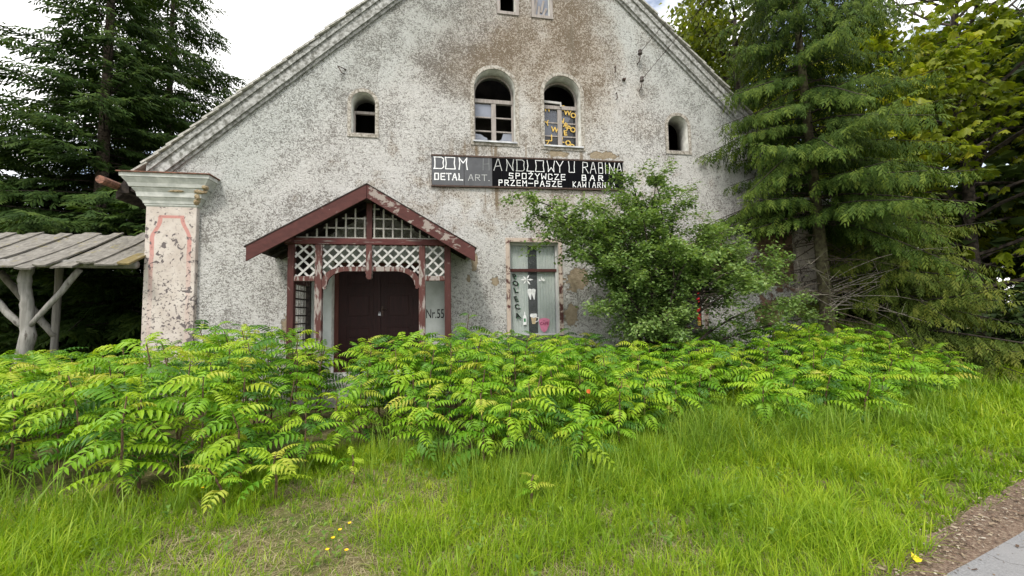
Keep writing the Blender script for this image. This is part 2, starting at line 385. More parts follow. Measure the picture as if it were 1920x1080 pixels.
# raking cornice: two stepped bands each side
for s in (-1, 1):
    for (a, c, y0) in ((.03, .16, -.125), (.16, .40, -.09), (.40, .47, -.045)):
        e0, e1 = 0.0, 7.50
        pl = [(s*e0, H0-a), (s*e0, H0-c), (s*e1, H0-c-MS*e1), (s*e1, H0-a-MS*e1)]
        zc = 4.345
        if H0-c-MS*e1 < zc:                     # end the band on top of the capital
            xc = (H0-c-zc)/MS; pl = [(0, H0-a), (0, H0-c), (s*xc, zc), (s*e1, zc)]
            if H0-a-MS*e1 > zc: pl.append((s*e1, H0-a-MS*e1))
            else: pl[3] = (s*(H0-a-zc)/MS, zc)
        b = MB(); b.prism(pl, y0, .002); b.build('raking_cornice', M['mould'], house)
# pilasters with moulded capitals
def pilaster_mat():
    m, ns, ls, b = new_mat("peeling_painted_pilaster"); o = ocoord(ns)
    sep = ns.new("ShaderNodeSeparateXYZ"); ls.new(o, sep.inputs[0]); X, Z = sep.outputs[0], sep.outputs[2]
    base = ramp(ns, [(.3, (.44, .38, .335)), (.7, (.56, .51, .465))]); ls.new(noise(ns, ls, o, 4, 5), base.inputs[0])
    u = mth(ns, ls, 'ABSOLUTE', mth(ns, ls, 'ADD', X, 7.055)); wv = mth(ns, ls, 'MULTIPLY', mth(ns, ls, 'SUBTRACT', noise(ns, ls, o, 3, 3), .5), .05)
    hw = mapr(ns, ls, Z, 3.12, 3.5, .315, .19)
    side = mth(ns, ls, 'MULTIPLY', mapr(ns, ls, mth(ns, ls, 'ABSOLUTE', mth(ns, ls, 'ADD', mth(ns, ls, 'SUBTRACT', u, hw), wv)), .028, .045, 1., 0.), mth(ns, ls, 'LESS_THAN', Z, 3.54))
    top = mth(ns, ls, 'MULTIPLY', mapr(ns, ls, mth(ns, ls, 'ABSOLUTE', mth(ns, ls, 'SUBTRACT', Z, 3.545)), .02, .035, 1., 0.), mth(ns, ls, 'LESS_THAN', u, .215))
    red = mth(ns, ls, 'MULTIPLY', mth(ns, ls, 'MAXIMUM', side, top), mapr(ns, ls, mth(ns, ls, 'ADD', Z, mth(ns, ls, 'MULTIPLY', noise(ns, ls, o, 2, 3), 1.5)), 2.6, 4.0, .1, .7))
    col = mixc(ns, ls, red, base.outputs[0], (.46, .15, .13))
    f1 = noise(ns, ls, o, 8.5, 7, .6, .7); f2 = noise(ns, ls, o, 1.3, 3)
    pe = mth(ns, ls, 'ADD', f1, mth(ns, ls, 'MULTIPLY', f2, .35))
    pe = mapr(ns, ls, pe, .765, .78)
    fine = mth(ns, ls, 'MULTIPLY', mapr(ns, ls, noise(ns, ls, o, 19, 5, .65, .4), .575, .60), mapr(ns, ls, Z, 2.0, 2.6, 1., .25))
    pk = mth(ns, ls, 'MAXIMUM', pe, fine)
    col = mixc(ns, ls, pk, col, (.135, .115, .115))
    ls.new(col, b.inputs['Base Color']); b.inputs['Roughness'].default_value = .85; b.inputs['Specular IOR Level'].default_value = .2
    bump(ns, ls, mth(ns, ls, 'SUBTRACT', 1.0, pk), b, .6, .012)
    return m
M['pil'] = pilaster_mat()
for s in (-1, 1):
    b = MB(); x0, x1 = sorted((s*7.49, s*6.63)); b.box(x0, x1, -.10, .2, 0, 3.74)
    pil = b.build('pilaster', M['pil'], house, .008)
    prof = [(3.735, .0), (3.76, .02), (3.785, .02), (3.79, .035), (3.84, .05), (3.885, .085), (3.90, .085), (3.905, .11), (3.99, .125), (4.05, .17), (4.07, .17), (4.075, .20), (4.14, .225), (4.22, .285), (4.235, .285), (4.24, .31), (4.31, .315)]
    V = []; F = []
    cx0, cx1 = x0 - .0, x1 + .0
    for z, p in prof: V += [(cx0-p, .1, z), (cx0-p, -.10-p*.75, z), (cx1+p, -.10-p*.75, z), (cx1+p, .1, z)]
    n = len(prof)
    for i in range(n-1):
        for k in range(3): F.append((i*4+k, i*4+k+1, (i+1)*4+k+1, (i+1)*4+k))
    F.append((0, 3, 2, 1)); F.append(tuple((n-1)*4+k for k in range(4)))
    cb = MB(); cb.add(V, F); cap_o = cb.build('capital', M['cap'], pil)
    b = MB(); b.box(cx0-.34, cx1+.345, -.37, .0, 4.312, 4.33); b.build('flashing', M['rust'], pil)
    # broken corner of the capital showing mortar
    rr = random.Random(5); bm = bmesh.new()
    for (px, py, pz, sx, sy, sz) in ((x1+.10, -.19, 4.02, .13, .05, .05), (x1+.05, -.165, 3.93, .06, .05, .07), (x1-.3, -.2, 4.015, .16, .035, .022), (x1+.01, -.13, 3.84, .06, .05, .06), (x1+.2, -.22, 4.1, .06, .06, .05)):
        r = bmesh.ops.create_icosphere(bm, subdivisions=2, radius=1)
        for v in r['verts']:
            k = rr.uniform(.75, 1.15); v.co = Vector((v.co.x*sx*k + px, v.co.y*sy*k + py, v.co.z*sz*k + pz))
    mm = bpy.data.meshes.new('broken_mortar'); bm.to_mesh(mm); bm.free()
    link('broken_mortar', mm, M['capworn'], pil)
# eaves board and soffit coloured dark for shade, gutter stub at the left eave
b = MB(); b.box(-8.0, -7.82, -.05, DEP+.4, 4.00, 4.16); b.build('eaves_board', M['dark'], house)
b = MB(); b.prism([(-8.0, 4.12), (-7.5, 3.93), (-7.5, 4.3), (-7.9, 4.3)], -.02, DEP); b.build('eaves_soffit', M['dark'], house)
b = MB(); b.tube([(-8.03, -.42, 4.13), (-8.03, DEP, 4.13)], .075, 10); b.build('gutter', M['rust'], house, smooth=False)

# ------------------------------------------------------------------ windows
def window_part(name='window'): 
    o = bpy.data.objects.new(name, None); COL.objects.link(o); o.parent = house; return o
def surround(par, lp, w, proud=.018, mat=None):
    me = fill2d('surround', [grow(lp, w), grow(lp, .001)], proud+.004, -proud); return link('surround', me, mat or M['surround'], par)
def pane(par, poly, y, mat, name='pane'):
    b = MB(); b.prism(poly, y, y+.004); return b.build(name, mat, par)
YF = .25
def arched_window(key, broken):
    x0, x1, z0, zt = OPEN[key]; lp = arches[key]; c = (x0+x1)/2
    w = window_part(); surround(w, lp, .085)
    me = fill2d('frame', [grow(lp, -.002), grow(lp, -.042)], .06, YF); link('frame', me, M['oldwood'], w)
    zt_ = zt - .63
    b = MB(); b.box(x0+.03, x1-.03, YF-.025, YF+.05, zt_-.045, zt_+.04); b.build('transom', M['oldwood'], w)
    b = MB(); b.box(c-.052, c+.052, YF-.015, YF+.05, z0+.03, zt_-.046); b.build('mullion', M['oldwood'], w)
    hs = (zt_-.05 - z0-.03)/3
    for i in (1, 2):
        zz = z0 + .03 + hs*i
        for a_, b_ in ((x0+.04, c-.053), (c+.053, x1-.04)):
            q = MB(); q.box(a_, b_, YF, YF+.035, zz-.014, zz+.014); q.build('glazing_bar', M['oldwood'], w)
    b = MB(); b.box(x0-.03, x1+.03, -.06, YF-.03, z0-.028, z0+.006); b.build('sill', M['sheet'], w)
    b = MB(); b.box(x0-.085, x1+.085, -.02, .002, z0-.09, z0-.03); b.build('sill_band', M['surround'], w)
    def cell(col, row): 
        xa, xb = ((x0+.04, c-.05), (c+.05, x1-.04))[col]; za = z0+.03+hs*row; return xa, xb, za+.01, za+hs-.01
    return w, cell, hs
w, cell, hs = arched_window('aL', True)
a = cell(0, 2); pane(w, rect(*a), YF+.02, M['dusty_sky'])
a = cell(0, 0); xa, xb, za, zb = a; pane(w, [(xa, za), (xb-.08, za), (xb-.10, za+.16), (xb-.17, za+.19), (xb-.24, za+.24), (xa, za+.25)], YF+.02, M['dusty_sky'], 'broken_pane')
a = cell(1, 0); xa, xb, za, zb = a; pane(w, [(xa, za), (xb, za), (xb, zb), (xa+.17, zb-.02), (xa+.13, za+.15), (xa+.05, za+.1), (xa, za+.09)], YF+.02, M['dusty_sky'], 'broken_pane')
w, cell, hs = arched_window('aR', True)
for col in (0, 1):
    for row in range(3):
        pane(w, rect(*cell(col, row)), YF+.02, M['dusty_sky2'] if (col == 0 and row > 0) else M['darkpane'])
xa, xb, za, zb = cell(1, 2); pane(w, [(xa, za+.02), (xa+.16, za+.02), (xa+.22, za+.14), (xa, za+.17)], YF+.014, M['dusty_sky2'], 'broken_pane')
xa, xb, za, zb = cell(1, 1); pane(w, [(xa, za+.05), (xa+.12, za+.22), (xa+.22, zb), (xa+.1, zb)], YF+.014, M['dusty_sky2'], 'broken_pane')
b = MB(); b.bar((.38, YF-.04, 6.53), (.79, YF-.04, 6.51), .03, .05); b.build('loose_lath', M['slat'], w)
b = MB(); b.bar((.78, YF-.05, 6.53), (.79, YF-.05, 6.42), .03, .035, (1, 0, 0)); b.build('loose_lath', M['slat'], w)
arch_win_R = w
M['yellow'] = flat_mat("yellow_letter", (.62, .42, .10), .6)
M['black'] = flat_mat("black_paint", (.012, .012, .012), .6)
M['white'] = flat_mat("white_paint", (.82, .83, .83), .6)
def text_mesh(s, size, rot=0, x=0, z=0, y=0, shear=0, bold=.012, sx=1.0):
    cu = bpy.data.curves.new('t', 'FONT'); cu.body = s; cu.size = size; cu.shear = shear; cu.offset = bold*size
    ob = bpy.data.objects.new('t', cu); COL.objects.link(ob); dg = bpy.context.evaluated_depsgraph_get()
    me = bpy.data.meshes.new_from_object(ob.evaluated_get(dg)); bpy.data.objects.remove(ob); bpy.data.curves.remove(cu)
    c, sn = math.cos(rot), math.sin(rot)
    for v in me.vertices: p = v.co.copy(); p.x *= sx; v.co = (x + c*p.x - sn*p.y, y, z + sn*p.x + c*p.y)
    me.materials.clear()
    return me
for ch, x, z, r in (('T', .80, 6.36, .1), ('W', .87, 6.27, -.1), ('O', 1.03, 6.21, -.1), ('N', .74, 6.07, -.15), ('R', .84, 5.98, -.5), ('P', .92, 5.90, -.3), ('O', 1.01, 5.86, -.1), ('J', .76, 5.83, .1), ('E', .86, 5.76, .1),
                    ('L', .78, 5.60, -.2), ('O', .88, 5.54, -.2), ('D', .99, 5.45, -.1), ('W', .55, 5.84, -.1), ('Y', .43, 5.96, .3), ('Z', .42, 5.50, .1), ('J', .54, 5.64, 0), ('H', .41, 6.32, 0)):
    link('letter', text_mesh(ch, .17, r, x, z, YF-.006, 0, .03), M['yellow'], arch_win_R)
for key in ('sL', 'sR'):
    x0, x1, z0, zt = OPEN[key]; lp = arches[key]
    w = window_part(); surround(w, lp, .075, .015)
    b = MB(); b.box(x0-.075, x1+.075, -.022, .002, z0-.075, z0-.002); b.build('sill_band', M['surround'], w)
    if key == 'sL':
        b = MB(); b.box(x0+.002, x1-.002, YF, YF+.06, 5.975, 6.03); b.build('transom', M['oldwood'], w)
        b = MB(); b.box(x0+.001, x0+.03, YF-.01, YF+.05, z0, 5.97); b.build('frame', M['oldwood'], w)
    b = MB(); b.box(x0, x1, .005, .4, z0-.001, z0+.02); b.build('sill', M['oldwood'], w)
for i, t in enumerate(TOPW):
    x0, x1, z0, z1 = t; w = window_part()
    me = fill2d('surround', [rect(x0-.075, x1+.075, z0-.07, z1+.07), rect(x0-.001, x1+.001, z0-.001, z1+.001)], .03, -.024); link('surround', me, M['oldwood'], w)
    if i == 1:
        b = MB(); b.box(x0, x1, .1, .104, z0, z1); b.build('pane', M['dusty_sky'], w)
        for k, (xa, xb, za, zb) in enumerate(((.17, .23, 8.46, 8.9), (.26, .29, 8.46, 8.75), (.33, .40, 8.6, 8.9), (.36, .46, 8.48, 8.72))):
            q = MB(); q.bar((xa, .09, za), (xb, .09, zb), .02, .05, (1, 0, 0)); q.build('splintered_board', M['oldwood'], w)
# shop windows on the ground floor
def shop_window(t, redstrip):
    x0, x1, z0, z1 = t; w = window_part('shop_window')
    me = fill2d('surround', [rect(x0-.085, x1+.085, z0-.02, z1+.085), rect(x0-.001, x1+.001, z0, z1+.001)], .045, -.03); link('surround', me, M['flaked'], w)
    me = fill2d('frame', [rect(x0+.001, x1-.001, z0+.01, z1-.001), rect(x0+.045, x1-.045, z0+.05, z1-.06)], .06, .10); link('frame', me, M['redworn'] if redstrip else M['framegrey'], w)
    b = MB(); b.box(x0+.02, x1-.02, .085, .155, 2.52, 2.585); b.build('transom', M['redwood'], w)
    pane(w, rect(x0+.045, x1-.045, z0+.05, 2.52), .13, M['glass']); pane(w, rect(x0+.045, x1-.045, 2.585, z1-.06), .13, M['glass'])
    b = MB(); b.prism([(x0-.09, z0-.075), (x1+.10, z0-.075), (x1+.10, z0-.03), (x1+.05, z0+.01), (x0-.05, z0+.01), (x0-.09, z0-.03)], -.14, .09); b.build('sill', M['sillgrey'], w)
    return w
M['sillgrey'] = speckle_mat('dark_sill', (.05, .045, .042), (.12, .11, .105), 8, .8, .3)
M['flaked'] = wood_mat("flaked_pink_cream_frame", (.40, .325, .27), (.50, .42, .355), (.085, .035, .03), .46, (9, 9, 3))
M['framegrey'] = wood_mat("grey_white_frame", (.40, .40, .40), (.50, .50, .50), (.10, .05, .04), .38, (18, 18, 4))
sw = shop_window(LOWC, False)
for xa, xb in ((-.5, -.085), (.125, .56)):
    V = []; F = []; n = 24
    for i in range(n+1):
        x = xa + (xb-xa)*i/n; y = .165 + .008*math.sin(i*1.7)
        V += [(x, y, 1.12), (x, y, 3.15)]
        if i: F.append((2*i-2, 2*i, 2*i+1, 2*i-1))
    c = link('curtain', pymesh('curtain', V, F, True), M['curtain'], sw)
b = MB(); b.box(-.5, .56, .18, .40, 1.05, 1.12); b.build('window_board', M['concrete'], sw)
YS = .122
M['dkgreen'] = flat_mat("dark_green_letter", (.012, .07, .03), .5)
M['green'] = flat_mat("green_label", (.03, .22, .07), .5)
M['beer'] = flat_mat("beer_tan", (.55, .43, .27), .5)
M['pink'] = flat_mat("pink_shield", (.62, .20, .32), .5)
M['plum'] = flat_mat("plum_print", (.20, .015, .06), .5)
def sticker(poly, mat, dy=0, name='sticker'):
    b = MB(); b.prism(poly, YS-dy-.002, YS-dy); return b.build(name, mat, sw)
for i, (ch, x, z) in enumerate((('P', -.42, 2.365), ('O', -.425, 2.21), ('L', -.40, 2.055), ('E', -.395, 1.865), ('C', -.385, 1.69), ('A', -.375, 1.50))):
    link('letter', text_mesh(ch, .155, 0, x+.012, z-.006, YS-.003, -.35, .03), M['green'], sw)
    link('letter', text_mesh(ch, .155, 0, x, z, YS-.006, -.35, .045), M['black'], sw)
def spark(cx, cz, arms):
    for ang, ln, wd in arms:
        c, s_ = math.cos(ang), math.sin(ang)
        sticker([(cx - s_*wd*.2, cz + c*wd*.2), (cx + c*ln*.6 - s_*-wd, cz + s_*ln*.6 - c*wd), (cx + c*ln, cz + s_*ln), (cx + c*ln*.6 - s_*wd, cz + s_*ln*.6 + c*wd)][::-1], M['white'], ang*.0006)
spark(-.13, 2.345, [(0.02, .155, .02), (1.05, .13, .018), (2.3, .11, .02), (3.12, .14, .018), (4.1, .12, .014), (5.35, .14, .018)])
spark(.215, 2.33, [(.1, .09, .02), (1.57, .09, .012), (3.0, .08, .02), (.8, .08, .012)])
for dx in (0, .085):
    sticker([(-.115+dx, 2.08), (-.055+dx*1.02, 1.90), (-.035+dx, 1.90), (-.012+dx*.97, 2.08)], M['white'])
    sticker([(-.06+dx + .05*math.cos(t)*1.05, 2.105 + .04*math.sin(t)) for t in [2*math.pi*k/12 for k in range(12)]], M['white'], .003)
sticker([(-.22, 1.345), (-.145, 1.345), (-.145, 1.51), (-.155, 1.545), (-.172, 1.57), (-.174, 1.635), (-.192, 1.635), (-.194, 1.57), (-.21, 1.545), (-.22, 1.51)], M['white'])
sticker([(-.205, 1.41), (-.162, 1.41), (-.162, 1.485), (-.205, 1.485)], M['green'], .004)
sticker([(-.045, 1.53), (-.015, 1.36), (.055, 1.36), (.085, 1.53)], M['beer'])
sticker([(-.06, 1.52), (-.01, 1.505), (.02, 1.485), (.05, 1.505), (.095, 1.52), (.10, 1.565), (.08, 1.59), (-.04, 1.59), (-.065, 1.565)], M['white'], .004)
b = MB(); b.tube([(.075, YS-.004, 1.50), (.125, YS-.004, 1.50), (.135, YS-.004, 1.46), (.115, YS-.004, 1.425), (.06, YS-.004, 1.40)], .009, 6); b.build('sticker', M['white'], sw)
sh = [(.135, 1.455), (.15, 1.33), (.19, 1.22), (.255, 1.165), (.32, 1.22), (.365, 1.33), (.385, 1.455), (.32, 1.48), (.255, 1.488), (.19, 1.48)]
sticker(sh, M['pink'], .002)
link('letter', text_mesh('CAFÉ', .085, 0, .158, 1.335, YS-.008, 0, .02), M['plum'], sw); link('letter', text_mesh('le', .045, 0, .235, 1.415, YS-.008), M['plum'], sw)
M['redstrip'] = flat_mat("bright_red_strip", (.60, .02, .025), .45)
sw = shop_window(LOWR, True)
b = MB(); b.box(4.0, 4.075, .085, .1, 1.35, 2.15); b.build('red_strip', M['redstrip'], sw)
b = MB(); b.box(4.005, 4.075, .08, .1, 1.24, 1.348); b.build('yellow_strip', M['yellow'], sw)
b = MB(); b.box(3.0, 3.98, .3, .31, 1.2, 3.05); b.build('curtain', M['dark'], sw)  # dark sheet added behind the glass so the window looks black

# ------------------------------------------------------------------ entrance door
dr = bpy.data.objects.new('door', None); COL.objects.link(dr); dr.parent = house
x0, x1, z0, z1 = DOOR; yd = .24
me = fill2d('door_frame', [rect(x0+.001, x1-.001, z0+.001, z1-.001), rect(x0+.075, x1-.075, z0+.002+.02, z1-.07)], .1, yd-.02); link('door_frame', me, M['doorframe'], dr)
mid = (x0+x1)/2
for xa, xb in ((x0+.077, mid-.003), (mid+.003, x1-.077)):
    b = MB(); b.box(xa, xb, yd+.02, yd+.055, z0+.023, z1-.072); leaf = b.build('door_leaf', M['door'], dr)
    for za, zb in ((.56, .98), (1.08, 1.42), (1.52, 2.10), (2.20, 2.55)):
        me = fill2d('panel_moulding', [rect(xa+.12, xb-.12, za, zb), rect(xa+.16, xb-.16, za+.04, zb-.04)], .02, yd+.003); link('panel_moulding', me, M['door'], leaf)
        b = MB(); b.box(xa+.2, xb-.2, yd+.008, yd+.021, za+.08, zb-.08); b.build('panel', M['door'], leaf, .006)
b = MB(); b.box(mid-.03, mid+.03, yd-.004, yd+.03, z0+.03, z1-.075); b.build('astragal', M['door'], dr)
b = MB(); b.box(mid+.045, mid+.085, yd+.0, yd+.012, 1.58, 1.80); pl_ = b.build('lock_plate', M['iron'], dr)
b = MB(); b.tube([(mid+.065, yd-.005, 1.74), (mid+.065, yd-.05, 1.74), (mid+.16, yd-.05, 1.735)], .009, 8); b.build('handle', M['iron'], dr)
b = MB(); b.box(mid-.01, mid+.04, yd-.035, yd-.006, 1.60, 1.645); b.tube([(mid, yd-.02, 1.645), (mid, yd-.02, 1.675), (mid+.03, yd-.02, 1.675), (mid+.03, yd-.02, 1.645)], .004, 6); b.build('padlock', M['sheet'], dr)
link('house_number', text_mesh('Nr.55', .27, 0, -2.325, 1.53, -.004, 0, .008, .60), M['black'], house)

# wall hooks, insulators and the wires they hold
for (x, z, pts) in ((2.07, 7.31, ((0, 0, .06), (0, -.06, .06), (0, -.06, -.08), (-.03, -.06, -.1))), (2.08, 6.65, ((0, 0, .08), (0, -.06, .08), (.01, -.06, -.06), (-.03, -.06, -.09))), (-4.04, 6.73, ((.08, 0, .06), (.02, -.08, .05), (-.06, -.08, .08), (.02, -.08, -.06), (.06, -.02, -.05)))):
    b = MB(); b.tube([(x+a_, c_, z+d_) for a_, c_, d_ in pts], .011, 6); b.build('wall_hook', M['iron'], house)
b = MB(); b.box(2.25, 2.32, -.07, .01, 7.06, 7.10); b.build('pipe_stub', M['iron'], house)
for i, (x, z, end) in enumerate(((2.65, 7.66, (3.2, -10, 8.3)), (2.67, 7.0, (3.9, -10, 9.2)))):
    ins = bpy.data.objects.new('insulator', None); COL.objects.link(ins); ins.parent = house
    b = MB(); b.tube([(x, .01, z-.16), (x, -.1, z-.16), (x+.01, -.14, z-.05), (x+.01, -.14, z+.02)], .012, 6); b.build('bracket', M['iron'], ins)
    b = MB(); b.tube([(x+.01, -.14, z+.0), (x+.01, -.14, z+.03), (x+.01, -.14, z+.05), (x+.01, -.14, z+.07), (x+.01, -.14, z+.10), (x+.01, -.14, z+.13)], [.05, .055, .025, .045, .045, .02], 10); b.build('bell', M['porcelain'], ins, smooth=True)
    A_, B_ = Vector((x+.02, -.14, z+.06)), Vector(end); pts = []
    for k in range(13):
        t = k/12; q = A_.lerp(B_, t); q.z -= .18*4*t*(1-t); pts.append(q)
    b = MB(); b.tube(pts, .006, 5); wo = b.build('overhead_wire', M['iron'])
    tag(wo, ('upper' if i == 0 else 'lower') + ' thin wire leading off the ' + ('upper' if i == 0 else 'lower') + ' insulator on the gable', 'wire')
# ================================================================== painted shop sign
GL = {
 'D': [[(0, 0), (.08, .06), (.1, .5), (.08, .94), (0, 1), (.75, 1), (1, .85), (.92, .5), (1, .15), (.78, 0), (0, 0)]],
 'O': [[(.0, 1), (.96, 1), (.9, .5), (1, 0), (0, 0), (.08, .5), (0, 1)]],
 'M': [[(.05, 0), (.14, .5), (.05, 1), (.5, .55), (.92, 1), (.85, .5), (.95, 0)]],
 'H': [[(.1, 0), (.14, 1)], [(.88, 0), (.86, 1)], [(.13, .5), (.86, .55)]],
 'A': [[(0, 0), (.45, 1), (.58, 1), (.95, 0)], [(.2, .35), (.78, .4)]],
 'N': [[(.05, 0), (.16, .5), (.08, 1), (.88, 0), (.82, .5), (.95, 1)]],
 'L': [[(.1, 1), (.2, .5), (.05, .02), (.95, .0)]],
 'W': [[(.0, 1), (.14, .5), (.12, 0), (.5, .4), (.85, 0), (.8, .5), (.95, 1)]],
 'Y': [[(.05, 1), (.5, .5), (.95, 1)], [(.5, .5), (.48, 0)]],
 'U': [[(.08, 1), (.16, .5), (.12, .02), (.88, .02), (.84, .5), (.9, 1)]],
 'R': [[(.1, 0), (.15, 1), (.8, .95), (.86, .6), (.15, .5), (.5, .48), (.92, 0)]],
 'B': [[(.1, 0), (.1, 1), (.8, 1), (.82, .55), (.12, .52), (.88, .48), (.88, 0), (.1, 0)]],
 'I': [[(.5, 0), (.5, 1)]],
 'E': [[(.92, 1), (.1, 1), (.1, 0), (.95, 0)], [(.1, .5), (.8, .52)]],
 'T': [[(0, 1), (1, 1)], [(.5, 1), (.5, 0)]],
 'S': [[(.92, .92), (.15, 1), (.1, .55), (.88, .48), (.85, .02), (.05, .05)]],
 'P': [[(.12, 0), (.12, 1), (.85, .97), (.86, .52), (.12, .48)]],
 'Z': [[(.08, 1), (.92, 1), (.05, 0), (.95, 0)]],
 'Ż': [[(.08, 1), (.92, 1), (.05, 0), (.95, 0)], [(.45, 1.2), (.6, 1.25)]],
 'C': [[(.9, .8), (.82, 1), (.1, 1), (.1, 0), (.85, 0), (.9, .22)]],
 'K': [[(.12, 0), (.12, 1)], [(.88, 1), (.14, .45), (.92, 0)]],
 'd': [[(.05, 0), (.05, 1), (.9, 1), (.9, 0), (.05, 0)]], 'o': [[(.05, 0), (.05, 1), (.9, 1), (.9, 0), (.05, 0)]], 'm': [[(.05, 0), (.05, 1), (.5, .45), (.95, 1), (.95, 0)]], 'n': [[(.05, 0), (.05, 1), (.92, 0), (.92, 1)]], 'w': [[(0, 1), (.08, 0), (.5, .6), (.9, 0), (1, 1)]], 'r': [[(.08, 0), (.08, 1), (.88, .95), (.88, .55), (.08, .48)], [(.4, .48), (.95, 0)]],
 '-': [[(0, .5), (1, .5)]], '.': [[(.05, .02), (.12, .02)]],
}
sign = thing('shop_sign', 'long black glass shop sign with white hand-painted lettering under the arched windows', 'sign', (0, -.03, 4.70))
SL, SW, SH = .0135, 4.39, .70
def sgn(u, v): return (-2.2 + u*SW + 0*v, 4.335 + u*SL*4.4 + v*(SH))
M['signglass'], ns, ls, bs_ = new_mat("black_sign_glass"); bs_.inputs['Base Color'].default_value = (.003, .003, .004, 1); bs_.inputs['Roughness'].default_value = .07; bs_.inputs['Specular IOR Level'].default_value = .05
n_ = noise(ns, ls, ocoord(ns), 9, 6, .65); ls.new(mapr(ns, ls, n_, .4, .75, .05, .22), bs_.inputs['Roughness'])
M['signsky'], ns, ls, bs_ = new_mat("reflection_grey_sign_glass"); bs_.inputs['Roughness'].default_value = .3  # sky reflection on the black glass, put into these panels' grey
n_ = noise(ns, ls, ocoord(ns), 5, 6, .65); r_ = ramp(ns, [(.3, (.042, .044, .048)), (.7, (.075, .077, .082))]); ls.new(n_, r_.inputs[0]); ls.new(r_.outputs[0], bs_.inputs['Base Color'])
us = [.003, .16, .30, .346, .693, .997]
SPAN = []
for i in range(5):
    a_, c_ = us[i]+.0012, us[i+1]-.0012
    b = MB(); b.prism([sgn(a_, .05), sgn(c_, .05), sgn(c_, .95), sgn(a_, .95)], -.045, -.02)
    SPAN.append((us[i+1], b.build('glass_panel', M['signsky'] if i < 2 else M['signglass'], sign)))
b = MB(); b.prism([sgn(0, 0), sgn(1, 0), sgn(1, .048), sgn(0, .048)], -.06, .0); b.build('rail', M['iron'], sign)
b = MB(); b.prism([sgn(0, .952), sgn(1, .952), sgn(1, 1), sgn(0, 1)], -.06, .0); b.build('rail', M['iron'], sign)
b = MB(); b.prism([sgn(0.002, .02), sgn(.998, .02), sgn(.998, .98), sgn(.002, .98)], -.019, .001); b.build('backing_board', M['dark'], sign)
M['letter_w'] = flat_mat("white_letter_paint", (.85, .86, .86), .5)
M['letter_o'] = flat_mat("worn_letter_paint", (.50, .51, .50), .55)
M['letter_g'] = flat_mat("faded_letter_paint", (.19, .20, .20), .6)
def letter(ch, u0, v0, wu, hv, th, mat):
    V = []; F = []; k = 0
    for pl in GL[ch]:
        P = [Vector(sgn(u0 + x*wu, v0 + z*hv)) for x, z in pl]
        def disc(p, r, y):
            n = len(V); V.extend([(p.x + r*math.cos(t*math.pi/4), y, p.y + r*math.sin(t*math.pi/4)) for t in range(8)]); F.append(tuple(range(n, n+8)))
        for i in range(len(P)-1):
            a_, c_ = P[i], P[i+1]; d = (c_-a_)
            if d.length < 1e-5: continue
            d.normalize(); q = Vector((-d.y, d.x))*th/2; y = -.0465 - .0003*k; k += 1; n = len(V)
            V.extend([(p.x, y, p.y) for p in (a_-q, c_-q, c_+q, a_+q)]); F.append((n, n+1, n+2, n+3))
        for p in (P[0], P[-1]): disc(p, th*.75, -.0462 - .0003*k); k += 1
        for p in P[1:-1]: disc(p, th*.5, -.0462 - .0003*k); k += 1
    link('letter', pymesh('letter', V, F), mat, next(p for e, p in SPAN if u0 + wu/2 <= e))
pu = lambda px: (px-808)/360.0
for ch, a_, c_, m_, th in (('D', 813, 830, 'w', .026), ('O', 833, 850, 'w', .026), ('M', 856, 872, 'w', .026), ('H', 898, 912, 'g', .018), ('A', 919, 934, 'o', .018), ('N', 941, 956, 'o', .02), ('D', 960, 975, 'o', .02), ('L', 979, 993, 'w', .018),
                      ('O', 996, 1012, 'w', .018), ('W', 1018, 1033, 'w', .018), ('Y', 1035, 1049, 'w', .02), ('U', 1058, 1072, 'w', .018), ('R', 1085, 1098, 'w', .016), ('A', 1101, 1113, 'w', .016), ('B', 1117, 1127, 'w', .016), ('I', 1129, 1134, 'w', .016), ('N', 1138, 1151, 'w', .018), ('A', 1153, 1165, 'w', .016)):
    letter(ch, pu(a_), .56, pu(c_)-pu(a_), .36, th*.78, M['letter_'+m_])
def word(s, p0, p1, v, hv, th, m_, gap=.28):
    n = len(s); w = (pu(p1)-pu(p0))/(n + gap*(n-1))
    for i, ch in enumerate(s): letter(ch.lower() if ch.lower() in GL else ch, pu(p0) + i*w*(1+gap), v, w, hv, th, M['letter_'+m_])
word('DETAL', 814, 863, .22, .19, .022, 'w', .4); word('ART.', 873, 918, .22, .18, .012, 'o', .35)
word('SPOŻYWCZE', 946, 1052, .315, .17, .017, 'w', .45); word('PRZEM-PASZE', 927, 1045, .085, .17, .017, 'w', .45); word('BAR', 1084, 1126, .315, .17, .02, 'w', .8); word('KAWIARNIA', 1066, 1150, .085, .17, .014, 'w', .5)

